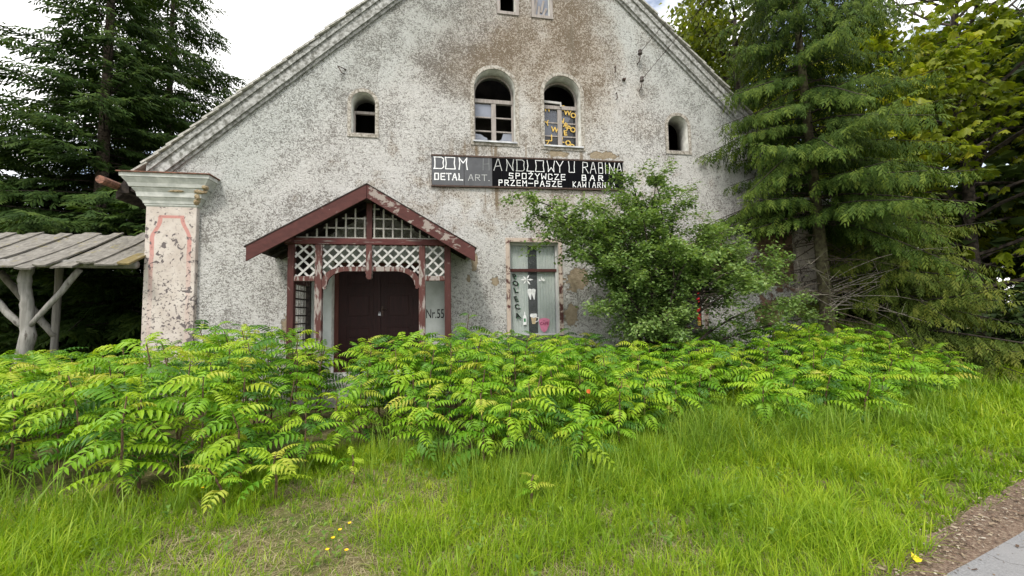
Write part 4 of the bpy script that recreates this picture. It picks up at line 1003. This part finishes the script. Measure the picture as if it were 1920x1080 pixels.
M['grass'] = leaf_mat("lush_grass", (.10, .20, .010), (.23, .365, .016), (.42, .51, .04), .42, .5)
M['tallgrass'] = leaf_mat("tall_blue_green_grass", (.11, .205, .022), (.20, .32, .03), (.34, .43, .055), .4, .5)
M['straw'] = leaf_mat("dry_straw", (.20, .165, .085), (.33, .28, .15), (.48, .42, .27), .2, .7)
g = np.random.default_rng(77)
def vnoise(x, y, s, seed):
    r = np.random.default_rng(seed); out_ = 0
    for k in range(4):
        a = r.uniform(0, 6.28, 3); f = s*(1.7**k); out_ = out_ + np.sin(x*f*np.cos(a[0]) + y*f*np.sin(a[0]) + a[1])*np.sin(x*f*np.sin(a[2]) - y*f*np.cos(a[2]) + a[0])/(1.4**k)
    return np.clip(out_*.42 + .5, 0, 1)
def area(N, x0, x1, y0, y1):
    x = g.uniform(x0, x1, N); y = g.uniform(y0, y1, N); return x, y
def in_view(x, y):
    ang = np.arctan2(x-CAMX, y-CAMY) - YAW; return np.abs(ang) < 1.3
def tufts(N, x0, x1, y0, y1, keep, nb, rad_, hfun, w0, tint0, seg=3, lean=.55):
    """grass in tufts: blades lean outward from each tuft's centre, height and tint vary from tuft to tuft"""
    x, y = area(N, x0, x1, y0, y1); k = keep(x, y) & in_view(x, y); x, y = x[k], y[k]; n = len(x)
    cnt = g.integers(nb[0], nb[1], n); i = np.repeat(np.arange(n), cnt); m = len(i)
    a = g.uniform(0, 6.283, m); r_ = g.gamma(2.0, .5, m)*rad_*.6; bx, by = x[i] + r_*np.cos(a), y[i] + r_*np.sin(a)
    hh = hfun(x, y)*g.uniform(.55, 1.25, n); h = hh[i]*g.uniform(.4, 1.15, m); dcam = np.hypot(bx-CAMX, by-CAMY)
    tn = np.clip(tint0(x, y) + g.normal(0, .16, n), 0, 1)[i]
    return blades(m, bx, by, h, w0*np.clip(dcam/3.2, 1, 3.2)*g.uniform(.55, 1.4, m), np.clip(g.gamma(2.2, lean/2.2, m) + 2.0*r_, .03, 1.7), g, np.clip(tn + g.normal(0, .14, m), 0, 1), -.03, seg, 1.0, a + g.normal(0, .6, m))
parts = []
dist = lambda x, y: np.hypot(x-CAMX, y-CAMY)
# right-hand lawn, lush and tufted, thinning toward the litter
def keep_r(x, y): return (y > verge_edge(x) + .02 + .09*(vnoise(x, y, 5, 77)-.3)) & (g.random(len(x)) < np.clip((5.2/dist(x, y))**1.0, .22, 1)*np.clip((x + 1.5)/1.4, 0, 1)*(.6 + .5*vnoise(x, y, 2.6, 13)))
def hgt_r(x, y): return (.16 + .26*vnoise(x, y, 1.7, 3)**1.4)*np.clip((y-verge_edge(x))/.6 + .3, .3, 1.1)*np.clip(.75 + (y+6.6)*.20, .7, 1.35)
parts.append(tufts(30000, -1.6, 16, -6.7, 1.0, keep_r, (7, 17), .055, hgt_r, .0060, lambda x, y: .12 + .7*vnoise(x, y, 1.1, 8)))
# left and middle: thin mown green over straw
def keep_l(x, y): return (y < np.interp(x, FX, FYv) + .5) & (y > road_edge(x) + .1) & (g.random(len(x)) < .45 + .6*np.clip((vnoise(x, y, 1.6, 21) - .35)*2.6, 0, 1))
def hgt_l(x, y): return .10 + .15*vnoise(x, y, 1.6, 21)
parts.append(tufts(15000, -8, 1.2, -7.0, -3.6, keep_l, (5, 14), .05, hgt_l, .0056, lambda x, y: .45 + .4*vnoise(x, y, 1.3, 28)))
V, F, T = join(parts)
tag(link('lawn_grass', npmesh('lawn_grass', V, F, T), M['grass']), 'bright green unmown grass between the thicket and the road edge', 'grass', kind='stuff')
# tall meadow grass at the foot of the thicket
parts = []
def keep_t(x, y):
    band = y - np.interp(x, FX, FYv); den = np.exp(-((band+.18)/.42)**2)*(.22 + .9*np.clip((vnoise(x, y, 1.9, 31)-.32)*2.4, 0, 1)); den = den*np.where((x > -4.0) & (x < -2.7), .10, 1)
    return (np.abs(band) < .8) & (g.random(len(x)) < den)
parts.append(tufts(11000, -8, 9, -6.0, -1.2, keep_t, (6, 16), .06, lambda x, y: .34 + .30*vnoise(x, y, 1.1, 5), .0056, lambda x, y: .2 + .5*vnoise(x, y, 1.4, 9), 4, .32))
parts.append(tufts(420, .5, 3.2, -4.9, -3.2, lambda x, y: g.random(len(x)) < np.exp(-(((x-1.7)/.9)**2 + ((y+4.25)/.4)**2)), (10, 22), .08, lambda x, y: .45 + .2*vnoise(x, y, 2, 5), .0058, lambda x, y: .1 + .4*vnoise(x, y, 2, 9), 4, .6))
V, F, T = join(parts)
tag(link('tall_grass', npmesh('tall_grass', V, F, T), M['tallgrass']), 'tall blue-green grass stalks along the foot of the sumac thicket', 'grass', kind='stuff')
# straw lying in the mown strip
x, y = area(80000, -8, .9, -7.0, -3.6); k = (y < np.interp(x, FX, FYv) + .4) & (y > road_edge(x) + .1) & in_view(x, y)
k &= g.random(len(x)) < (1.25 - np.clip((vnoise(x, y, 1.6, 21) - .42)*2.5, 0, 1))*np.clip(1.2 + (x+5)*.6, .3, 1); x, y = x[k], y[k]; N = len(x)
parts = [blades(N, x, y, g.uniform(.02, .07, N), np.full(N, .0048)*g.uniform(.8, 1.4, N), g.uniform(1.2, 3.2, N), g, g.uniform(0, 1, N), -.02, 3)]
V, F, T = join(parts)
tag(link('dry_grass', npmesh('dry_grass', V, F, T), M['straw']), 'matted dry straw in the mown strip before the thicket', 'straw', kind='stuff')
# broad-leaved weeds among the grass
M['weed'] = leaf_mat("weed_leaf", (.09, .18, .03), (.15, .26, .04), (.24, .34, .06), .35, .5)
x, y = area(1500, -6, 9, -6.4, -2.5); k = (y < np.interp(x, FX, FYv) + .1) & (y > verge_edge(x) + .25) & in_view(x, y) & (vnoise(x, y, 2.3, 61) > .5); x, y = x[k], y[k]; N = len(x); m_ = 6
xx, yy = np.repeat(x, m_), np.repeat(y, m_); a = g.uniform(0, 6.283, N*m_); e = g.uniform(.1, .9, N*m_); zz = g.uniform(.01, .12, N*m_)
D_ = np.stack([np.cos(a)*np.cos(e), np.sin(a)*np.cos(e), np.sin(e)], -1); TVw = np.array([[0, 0, 0], [.5, 0, .02], [1, 0, -.2], [.5, .28, .08], [.5, -.28, .08]]); TFw = np.array([(0, 1, 3), (0, 4, 1), (1, 2, 3), (1, 4, 2)])
V, F = scatter(TVw, TFw, frames(D_, np.array([0, 0, 1.]) + np.zeros((N*m_, 3))), np.stack([xx, yy, zz], -1), g.uniform(.02, .05, N*m_))
tag(link('weeds', npmesh('weeds', V, F, np.repeat(g.random(N*m_), 5)), M['weed']), 'small broad-leaved weeds scattered through the grass', 'weeds', kind='stuff')
# buttercups
M['butter'] = flat_mat("buttercup_yellow", (.80, .52, .01), .4); M['gstem'] = flat_mat("green_stalk", (.09, .17, .03), .6)
def flower(i, x, y, h, lab, grp):
    r_ = random.Random(i); root = thing('buttercup', lab, 'flower', (x, y, -.02), grp)
    b = MB(); b.tube([(x, y, -.03), (x+r_.uniform(-.02, .02), y, h*.5), (x+.01, y-.01, h)], .0022, 5); b.build('stalk', M['gstem'], root)
    for k in range(5):
        a_ = k*1.257 + r_.random(); d = np.array([math.cos(a_), math.sin(a_), .45]); d /= np.linalg.norm(d); sd_ = np.array([-math.sin(a_), math.cos(a_), 0]); u_ = np.cross(d, sd_)
        v, f = leaflet(0, np.array([x+.01, y-.01, h]), d, sd_, u_, .017, .020, .2, -.1); link('petal', pymesh('petal', v, f), M['butter'], root)
for i, (x, y, h) in enumerate(((-2.72, -5.68, .10), (-2.69, -5.62, .12), (-2.64, -5.56, .13), (-2.73, -5.78, .08), (-2.6, -5.83, .09))):
    flower(i, x, y, h, 'small yellow buttercup in the mown strip before the dark gap', 'buttercups in the mown strip')
flower(8, -5.1, -5.15, .1, 'lone yellow buttercup in the grass below the painted pilaster', None); flower(9, -4.0, -4.75, .16, 'yellow buttercup at the foot of the sumacs before the porch', None)
M['yleaf'] = flat_mat("fallen_yellow_leaf", (.80, .60, .03), .5)
V = [(.915, -6.54, .02), (.93, -6.555, .03), (.955, -6.545, .036), (.972, -6.52, .026), (.96, -6.495, .04), (.935, -6.50, .058), (.918, -6.51, .035), (.94, -6.522, .03)]
tag(link('fallen_leaf', pymesh('fallen_leaf', V, [(7, i, (i+1) % 7) for i in range(7)]), M['yleaf']), 'fallen yellow leaf lying on the litter at the asphalt edge', 'leaf')
# ================================================================== conifers
def finger_template(seed, nf, spread, hang):
    """a spray of short needled twigs: thin four-sided slivers fanning from one point along +x"""
    r = np.random.default_rng(seed); V = []; F = []
    for i in range(nf):
        t = i/max(1, nf-1); s = -1 if i % 2 else 1
        b0 = np.array([t*.75, 0, -.06*t]); a = s*spread*r.uniform(.6, 1.2)*(1 if i < nf-1 else .1)
        d = np.array([math.cos(a), math.sin(a), -hang*r.uniform(.5, 1.5)]); d /= np.linalg.norm(d)
        L = r.uniform(.30, .5); w = .062*r.uniform(.8, 1.2); sd_ = np.cross(d, [0, 0, 1]); sd_ /= np.linalg.norm(sd_); u_ = np.cross(sd_, d)
        n = len(V); V += [b0, b0 + d*L*.45 + sd_*w, b0 + d*L*.45 - sd_*w, b0 + d*L*.45 + u_*w*.7, b0 + d*L]
        F += [(n, n+1, n+3), (n, n+3, n+2), (n+1, n+4, n+3), (n+3, n+4, n+2)]
    return np.array(V), np.array(F)
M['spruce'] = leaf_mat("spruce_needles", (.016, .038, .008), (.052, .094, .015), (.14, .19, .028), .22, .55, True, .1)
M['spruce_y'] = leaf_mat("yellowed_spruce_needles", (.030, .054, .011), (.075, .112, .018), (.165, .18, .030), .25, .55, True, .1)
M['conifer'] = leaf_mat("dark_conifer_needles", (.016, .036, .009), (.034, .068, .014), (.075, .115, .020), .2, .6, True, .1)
M['bark'] = speckle_mat("conifer_bark", (.045, .035, .026), (.13, .105, .08), 14, .95, .9)
M['twigbark'] = speckle_mat('dark_twig_bark', (.02, .017, .013), (.055, .045, .035), 14, .95, .5)
M['bark_moss'] = speckle_mat("mossy_spruce_bark", (.055, .045, .03), (.12, .115, .06), 12, .95, .9)
def conifer(name, label, x, y, H, R0, z0, seed, mat, group=None, lean=(0, 0), nbr=90, droop=.35, spray=.32, dens=1.0, bark='bark', trunk_r=.2, top=1.0, hang=.5, dead=0, sector=None, pw=.85, nfg=8):
    r = np.random.default_rng(seed); root = thing(name, label, 'tree', (x, y, -.05), group)
    def tr(z): t = z/H; return np.array([x + lean[0]*t*H, y + lean[1]*t*H, z])
    b = MB(); zs = np.linspace(-.05, H, 12); b.tube([tuple(tr(z)) for z in zs], [max(.01, trunk_r*(1-.93*(z/H))) for z in zs], 9); b.build('trunk', M[bark], root, smooth=True)
    bm_ = MB(); P = []; D = []; S = []; T = []; Lv = []
    for i in range(nbr):
        q = (i + r.random())/nbr; z = z0 + (H*top - z0)*(q**1.15); L = R0*max(.04, (1-(z-z0)/(H-z0)))**pw*r.uniform(.72, 1.12) + .25
        a = i*2.399 + r.uniform(-.4, .4)
        if sector is not None and z < sector[2] and not (sector[0] < (a % 6.283) < sector[1]): continue
        o = np.array([math.cos(a), math.sin(a), 0]); c0 = tr(z); n = 7; pts = []
        rise = r.uniform(-.08, .34); dr_ = droop*r.uniform(.45, 1.6)
        for k in range(n+1):
            t = k/n; pts.append(c0 + o*(L*t) + np.array([0, 0, L*(rise*t - dr_*t**1.6 + .16*dr_*t**4)]))
        bm_.tube([tuple(p) for p in pts], [.018*(L/2.5)*(1-.85*k/n) + .003 for k in range(n+1)], 4, False)
        side = np.array([-o[1], o[0], 0])
        m = int(max(4, L*7.5*dens))
        for j in range(m):
            t = .14 + .86*(j + r.random())/m; f = t*n; k = min(n-1, int(f)); p = pts[k] + (pts[k+1]-pts[k])*(f-k); bd = unit(pts[k+1]-pts[k])
            s = -1 if j % 2 else 1; l2 = (.30*L*(1-t)**.8 + .14)*r.uniform(.7, 1.2)
            d2 = unit(bd*.75 + side*s*r.uniform(.6, 1.1) + np.array([0, 0, r.uniform(-.25, .05)]))
            ns_ = max(1, int(l2/(spray*.42)))
            for u in range(ns_):
                tt = (u+.3)/ns_; pp = p + d2*(l2*tt) + np.array([0, 0, -.22*l2*tt**2]); hg = hang*r.uniform(.2, 1.3)
                dd = unit(d2*(1-.3*hg) + bd*.25 + np.array([0, 0, -hg]) + r.normal(0, .16, 3))
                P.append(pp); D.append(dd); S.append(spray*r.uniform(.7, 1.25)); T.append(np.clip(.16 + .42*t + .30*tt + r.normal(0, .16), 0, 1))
        P.append(pts[-1]); D.append(unit(pts[-1]-pts[-2])); S.append(spray); T.append(.8)
    bm_.build('branches', M['twigbark'], root)
    P, D, S, T = map(np.array, (P, D, S, T)); N = len(P); g_ = np.random.default_rng(seed+1); var = g_.integers(0, 3, N); Vs = []; Fs = []; Ts = []; off = 0
    for v in range(3):
        TV, TF = finger_template(seed*3+v, nfg, .75, .35); k = var == v
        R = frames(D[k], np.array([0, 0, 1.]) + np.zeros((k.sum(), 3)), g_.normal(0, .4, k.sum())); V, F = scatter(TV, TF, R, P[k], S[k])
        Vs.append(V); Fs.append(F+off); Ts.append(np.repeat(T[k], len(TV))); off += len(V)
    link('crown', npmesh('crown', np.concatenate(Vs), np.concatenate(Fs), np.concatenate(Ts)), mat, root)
    return root, N
stats = []
stats.append(conifer('conifer_tree', 'tallest dark conifer with visible trunk behind the timber shed', -12.7, 6.0, 19.0, 4.4, .6, 1, M['conifer'], None, (.004, 0), 220, .22, .46, 1.5, trunk_r=.24, hang=.3, pw=1.15)[1])
stats.append(conifer('conifer_tree', 'second dark conifer rising behind the left roof slope', -13.0, 9.5, 19.0, 5.2, 1.0, 2, M['conifer'], None, (.002, 0), 200, .2, .5, 1.4, trunk_r=.22, hang=.3, pw=.95)[1])
stats.append(conifer('conifer_tree', 'shorter bushy dark conifer behind the outer end of the shed', -16.0, 6.2, 8.6, 4.6, .3, 3, M['conifer'], None, (0, 0), 120, .2, .5, 1.2, trunk_r=.26, hang=.2, pw=.5)[1])
stats.append(conifer('conifer_tree', 'low dense dark conifer filling the space behind the shed roof', -10.2, 4.6, 5.4, 3.2, .2, 4, M['conifer'], None, (0, 0), 90, .12, .45, 1.2, trunk_r=.16, hang=.2, pw=.5)[1])
stats.append(conifer('spruce_tree', 'tall spruce with drooping branches and bare lower trunk at the right house corner', 6.55, -.95, 13.5, 2.3, 3.5, 5, M['spruce'], None, (-.045, .0), 175, .42, .23, 1.9, 'bark_moss', .15, hang=2.0, pw=.45, nfg=7)[1])
stats.append(conifer('spruce_tree', 'low spreading yellowish spruce with branches down to the grass', 8.4, -.7, 4.6, 2.5, .6, 6, M['spruce_y'], None, (0, 0), 100, .36, .23, 1.7, 'bark_moss', .10, hang=1.8, pw=.55, nfg=7)[1])
# dead twigs low on the tall spruce
r_ = random.Random(9)
sp = [o for o in bpy.data.objects if o.name.startswith('spruce_tree')][0]
b = MB()
for i in range(46):
    z = r_.uniform(1.2, 3.9); a_ = r_.uniform(0, 6.28); L_ = r_.uniform(.5, 1.7); c0 = Vector((6.55-.045*z, -.95, z)); d = Vector((math.cos(a_), math.sin(a_), r_.uniform(-.35, .15)))
    p1 = c0 + d*L_*.5 + Vector((0, 0, -.03)); p2 = c0 + d*L_ + Vector((0, 0, -.12*L_)); b.tube([c0, p1, p2], [.014, .009, .003], 4, False)
    for k in range(7):
        q = c0.lerp(p2, r_.uniform(.3, .95)); e = q + Vector((r_.uniform(-.3, .3), r_.uniform(-.3, .3), r_.uniform(-.32, .05))); b.tube([q, e], [.005, .002], 3, False)
b.build('dead_twigs', M['bark'], sp)
# pale dead branches sweeping out from the spruce foot
b = MB(); M['palebark'] = speckle_mat("pale_dead_twigs", (.17, .15, .12), (.32, .29, .24), 20, .9, .3)
for i in range(26):
    a_ = r_.uniform(-.55, .55) if i % 4 else r_.uniform(2.2, 4.0); L_ = r_.uniform(.8, 2.4); e = r_.uniform(-.15, .75); p = Vector((6.45 + r_.uniform(-.08, .08), -1.1, r_.uniform(1.5, 2.3))); pts = [p]
    d = Vector((math.cos(a_)*math.cos(e), math.sin(a_)*math.cos(e)*.6 - .25, math.sin(e)))
    for k in range(5): d = (d + Vector((r_.uniform(-.14, .14), r_.uniform(-.1, .1), r_.uniform(-.2, .06)))).normalized(); p = p + d*L_/5; pts.append(p)
    b.tube(pts, [.010, .008, .007, .005, .004, .002], 4, False)
    for k in range(2):
        q = pts[r_.choice((2, 3, 4))]; b.tube([q, q + Vector((r_.uniform(-.2, .4), r_.uniform(-.2, .2), r_.uniform(-.15, .3)))], [.004, .0015], 3, False)
b.build('dead_branches', M['palebark'], sp)

# ================================================================== broad-leaved trees
def skeleton(r, base, H, trunk_r, limbs, spread, zmin, up_bias=.25, sub=7, lean=(0, 0)):
    """trunk, limbs and twigs; returns tube segments and (point, direction) leaf sites"""
    segs = []; sites = []; x, y, z = base
    n = 9; tp = []
    for k in range(n+1):
        t = k/n; tp.append(np.array([x + lean[0]*t*H + r.normal(0, .06), y + lean[1]*t*H + r.normal(0, .06), z + H*.86*t]))
    segs.append(([tuple(p) for p in tp], [trunk_r*(1-.85*k/n) for k in range(n+1)]))
    for i in range(limbs):
        t = zmin + (1-zmin)*((i + r.random())/limbs)**.9; f = t*n; k = min(n-1, int(f)); p = tp[k] + (tp[k+1]-tp[k])*(f-k)
        a = i*2.399 + r.uniform(-.4, .4); L = spread*(1-.55*((t-zmin)/(1-zmin))**1.5)*r.uniform(.75, 1.15); e = r.uniform(.0, .5) + .5*t
        d = np.array([math.cos(a)*math.cos(e), math.sin(a)*math.cos(e), math.sin(e)]); pts = [p]
        for j in range(6): d = unit(d + r.normal(0, .13, 3) + np.array([0, 0, -.075])); pts.append(pts[-1] + d*L/6)
        segs.append(([tuple(q) for q in pts], [trunk_r*.34*(1-.8*j/6)*(L/spread) + .008 for j in range(7)]))
        for j in range(sub):
            tt = .3 + .7*(j + r.random())/sub; ff = tt*6; kk = min(5, int(ff)); q = pts[kk] + (pts[kk+1]-pts[kk])*(ff-kk); bd = unit(pts[kk+1]-pts[kk])
            d2 = unit(bd*.7 + r.normal(0, .55, 3) + np.array([0, 0, up_bias*.4])); l2 = L*.33*r.uniform(.6, 1.2); p2 = [q]
            for u in range(4): d2 = unit(d2 + r.normal(0, .15, 3) + np.array([0, 0, -.1])); p2.append(p2[-1] + d2*l2/4)
            segs.append(([tuple(v) for v in p2], [.018*(1-.8*u/4) + .003 for u in range(5)]))
            for u in range(1, 5):
                for w in range(3): sites.append((p2[u] + r.normal(0, .06, 3), unit(d2 + r.normal(0, .5, 3)), math.hypot(p2[u][0]-x, p2[u][1]-y)/spread))
    return segs, sites
def palm_leaf(seed):
    r = random.Random(seed); V = []; F = []
    for i, a_ in enumerate((-1.75, -1.15, -.55, 0, .55, 1.15, 1.75)):
        L_ = (.5, .75, .95, 1.0, .95, .75, .5)[i]*.5*r.uniform(.9, 1.1); dn = -.42 - .25*abs(a_)*.4 + r.uniform(-.12, .12)
        d = np.array([math.cos(a_), math.sin(a_), dn]); d /= np.linalg.norm(d); sd_ = np.cross([0, 0, 1], d); sd_ /= np.linalg.norm(sd_); u_ = np.cross(d, sd_)
        n = len(V); W = L_*.40
        P = lambda t, w, z: d*(L_*t) + sd_*w + u_*z
        V += [P(0, 0, 0), P(.55, 0, .0), P(1, 0, -.12*L_), P(.62, W*.5, -.03), P(.62, -W*.5, -.03)]; F += [(n, n+1, n+3), (n, n+4, n+1), (n+1, n+2, n+3), (n+1, n+4, n+2)]
    return np.array(V), np.array(F)
def small_leaf(fold=.3):
    V = np.array([[0, 0, 0], [.5, 0, -.04], [1, 0, -.14], [.45, .33, .06], [.45, -.33, .06]]); return V, np.array([(0, 1, 3), (0, 4, 1), (1, 2, 3), (1, 4, 2)])
def leafy(root, mat, sites, templ, size, r, per=2, flat=.5, jitter=.12, name='crown', hang=.25, tint=None):
    P = []; D = []; S = []; T = []
    for p, d, t in sites:
        for k in range(per):
            P.append(p + r.normal(0, jitter, 3)); a = r.uniform(0, 6.283); h_ = np.array([math.cos(a), math.sin(a), 0]); D.append(unit(h_ + d*.5 + np.array([0, 0, -hang*r.uniform(.2, 1.6)])))
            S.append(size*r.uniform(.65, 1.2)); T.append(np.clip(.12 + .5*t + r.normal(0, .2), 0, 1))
    P, D, S, T = map(np.array, (P, D, S, T)); up_ = np.array([0, 0, 1.]) + r.normal(0, flat, (len(P), 3))
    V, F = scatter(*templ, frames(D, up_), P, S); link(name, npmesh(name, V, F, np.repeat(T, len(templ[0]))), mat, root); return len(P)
def broad_tree(name, label, base, H, trunk_r, limbs, spread, zmin, seed, mat, templ, size, per, bark, cat='tree', **kw):
    r = np.random.default_rng(seed); root = thing(name, label, cat, base)
    lk = {k: kw.pop(k) for k in ('up_bias', 'sub', 'lean') if k in kw}
    segs, sites = skeleton(r, base, H, trunk_r, limbs, spread, zmin, **lk)
    b = MB(); b.tube(segs[0][0], segs[0][1], 10); b.build('trunk', bark, root, smooth=True)
    b = MB(); tubes_np(b, segs[1:], 4); b.build('branches', bark, root)
    zmax = kw.pop('zmax', None)
    if zmax: sites = [q for q in sites if q[0][2] < zmax]
    return root, leafy(root, mat, sites, templ, size, r, per, **kw), sites
M['chestnut'] = leaf_mat("chestnut_leaf", (.11, .17, .013), (.23, .28, .02), (.40, .39, .04), .5, .45)
M['lime'] = leaf_mat("lime_tree_leaf", (.075, .11, .012), (.15, .185, .016), (.26, .26, .025), .48, .5)
M['darkleaf'] = leaf_mat("dark_wood_leaf", (.02, .042, .012), (.04, .07, .016), (.068, .10, .022), .28, .55)
M['hawthorn'] = leaf_mat("hawthorn_leaf", (.085, .16, .045), (.175, .275, .08), (.33, .43, .16), .38, .4)
M['bark_l'] = speckle_mat("dark_limb_bark", (.022, .018, .015), (.075, .06, .048), 9, .95, .8)
pl_ = palm_leaf(1)
root, n_, sites = broad_tree('chestnut_tree', 'horse chestnut with large yellow-green palmate leaves beyond the spruces', (14.5, 1.4, -.05), 15.0, .22, 60, 7.4, .06, 31, M['chestnut'], pl_, .48, 3, M['bark_l'], sub=9, flat=.28, jitter=.22, hang=.3, zmax=10.5)
stats.append(n_)
# the leaves that show largest are built one by one
near_s = sorted(sites, key=lambda s: math.hypot(s[0][0]-CAMX, s[0][1]-CAMY))
lm = npmesh('leaf', pl_[0], pl_[1]); lm2 = npmesh('leaf', palm_leaf(2)[0], palm_leaf(2)[1])
M['chestnut_o'] = leaf_mat("chestnut_single_leaf", (.15, .21, .016), (.27, .32, .024), (.43, .40, .045), .5, .45, False)
for q in (lm, lm2): q.materials.append(M['chestnut_o'])
r_ = random.Random(4)
for i, (p, d, t) in enumerate(near_s[:300]):
    o = bpy.data.objects.new('leaf', lm if i % 2 else lm2); COL.objects.link(o); o.parent = root; s = .46*r_.uniform(.8, 1.2); o.scale = (s, s, s)
    o.location = Vector(p) + Vector((r_.gauss(0, .12), r_.gauss(0, .12), r_.gauss(0, .12))) - root.location; o.rotation_euler = (r_.gauss(0, .25), r_.uniform(-.05, .5), r_.uniform(0, 6.28))
sl = small_leaf()
stats.append(broad_tree('lime_tree', 'yellow-green lime tree with a thick dark limb rising behind the right roof slope', (11.2, 7.0, -.05), 17.5, .42, 34, 6.0, .30, 33, M['lime'], sl, .26, 5, M['bark_l'], sub=10, flat=.6, jitter=.3, hang=.9)[1])
for i, (x, y, H, sp_, lab) in enumerate(((18.5, 3.5, 13, 5.0, 'dark broad-leaved tree behind the horse chestnut'), (21, -1.5, 12, 5.0, 'dark roadside tree past the horse chestnut'), (15, 11, 15, 5.5, 'dark tree far behind the house, between lime and chestnut'), (26, 4.5, 14, 6, 'farthest dark tree beyond the chestnut'))):
    stats.append(broad_tree('dark_tree', lab, (x, y, -.05), H, .3, 30, sp_, .03, 50+i, M['darkleaf'], sl, .46, 3, M['bark_l'], sub=8, flat=.6, jitter=.35, hang=.5)[1])
for i, (x, y, H, lab) in enumerate(((12.2, -1.6, 1.9, 'low dark bush under the chestnut at the grass edge'), (14.5, -.9, 2.3, 'dark bush past the low spruce, under the chestnut crown'), (10.6, .4, 2.4, 'dark bush filling the hollow behind the low spruce'), (12.4, 3.2, 4.0, 'tall dark bush behind the low spruce and the chestnut trunk'), (9.5, 2.4, 3.6, 'dark bush by the side wall of the house'), (16.5, .6, 3.4, 'dark bush at the far end of the grass strip'))):
    stats.append(broad_tree('dark_bush', lab, (x, y, -.05), H, .05, 26, .6 + .45*H, .05, 70+i, M['darkleaf'], sl, .16, 3, M['bark_l'], cat='bush', sub=7, flat=.6, jitter=.12, hang=.4)[1])
# hawthorn in front of the facade
def hawthorn():
    r = np.random.default_rng(91); bx, by = 2.15, -1.25; root = thing('hawthorn', 'wide small-leaved hawthorn shrub half hiding the sign and the shop windows', 'shrub', (bx, by, -.05)); segs = []; sites = []
    targets = [(-.5, -1.5, 3.75), (-.4, -1.3, 3.5), (2.4, -1.1, 4.35), (.1, -1.6, 3.45), (-.1, -1.5, 3.0), (.35, -1.7, 2.75), (.9, -1.3, 3.75), (1.3, -1.5, 3.8), (1.75, -1.2, 4.3), (2.2, -1.4, 4.2), (2.7, -1.3, 3.85), (3.2, -1.6, 3.3), (3.9, -1.5, 2.95), (4.6, -1.7, 2.75), (4.9, -1.5, 2.35), (4.2, -2.0, 2.2), (3.4, -2.2, 2.35), (2.6, -2.3, 2.6),
               (1.9, -2.2, 2.75), (1.2, -2.0, 2.4), (1.0, -1.7, 1.7), (1.5, -2.1, 1.35), (2.3, -2.0, 1.6), (5.3, -1.7, 1.75), (5.8, -1.6, 1.45), (1.5, -.8, 3.3), (2.6, -.9, 3.1), (.5, -1.1, 3.3), (3.3, -1.2, 2.4), (2.0, -1.7, 3.4), (1.4, -1.8, 3.1), (.7, -1.9, 3.15), (2.9, -2.0, 1.9), (1.1, -1.4, 3.5), (2.9, -1.7, 2.9), (3.7, -1.9, 2.6), (2.4, -1.2, 2.2), (1.7, -1.2, 2.1), (1.3, -1.0, 2.7), (2.1,-1.0,3.8), (4.4, -1.6, 2.5), (4.0, -1.3, 2.7), (3.5, -1.7, 2.75), (4.8, -1.4, 2.6), (3.0, -1.5, 2.5), (3.8, -2.2, 2.0), (3.2, -1.9, 3.05), (.4, -1.4, 3.45), (1.6, -1.9, 3.5), (.0, -1.7, 3.3)]
    for i, t in enumerate(targets):
        p0 = np.array([bx + r.normal(0, .12), by + r.normal(0, .12), 0.]); t = np.array(t); n = 7; pts = []; bow = r.normal(0, .12, 3)
        for k in range(n+1):
            u = k/n; q = p0 + (t-p0)*np.array([u**1.5, u**1.5, 1-(1-u)**1.6]); q = q + bow*math.sin(math.pi*u); pts.append(q)
        segs.append(([tuple(q) for q in pts], [.034*(1-.88*k/n) + .003 for k in range(n+1)])); L = np.linalg.norm(t-p0)
        for j in range(13):
            u = .42 + .58*(j + r.random())/13; f = u*n; k = min(n-1, int(f)); q = pts[k] + (pts[k+1]-pts[k])*(f-k); bd = unit(pts[k+1]-pts[k]); d2 = unit(bd*.35 + r.normal(0, .75, 3)*np.array([1.2, 1, .22])); l2 = r.uniform(.3, .75)*(1.15-.4*u); p2 = [q]
            for v in range(4): d2 = unit(d2 + r.normal(0, .2, 3) + np.array([0, 0, -.05])); p2.append(p2[-1] + d2*l2/4)
            segs.append(([tuple(v) for v in p2], [.007, .005, .004, .003, .0015]))
            for v in range(1, 5):
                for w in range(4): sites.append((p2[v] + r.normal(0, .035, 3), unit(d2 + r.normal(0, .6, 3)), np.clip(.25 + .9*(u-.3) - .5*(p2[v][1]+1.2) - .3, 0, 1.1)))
    sites = [q for q in sites if ((q[0][0]-2.87)/.36)**2 + ((q[0][1]+1.7)/1.0)**2 + ((q[0][2]-1.68)/.5)**2 > 1]      # the shrub is open low on this side
    b = MB(); tubes_np(b, segs, 4); b.build('branches', M['bark_l'], root)
    return leafy(root, M['hawthorn'], sites, sl, .075, r, 6, flat=.3, jitter=.05, hang=.25)
stats.append(hawthorn())
print('leaf sprays', stats)
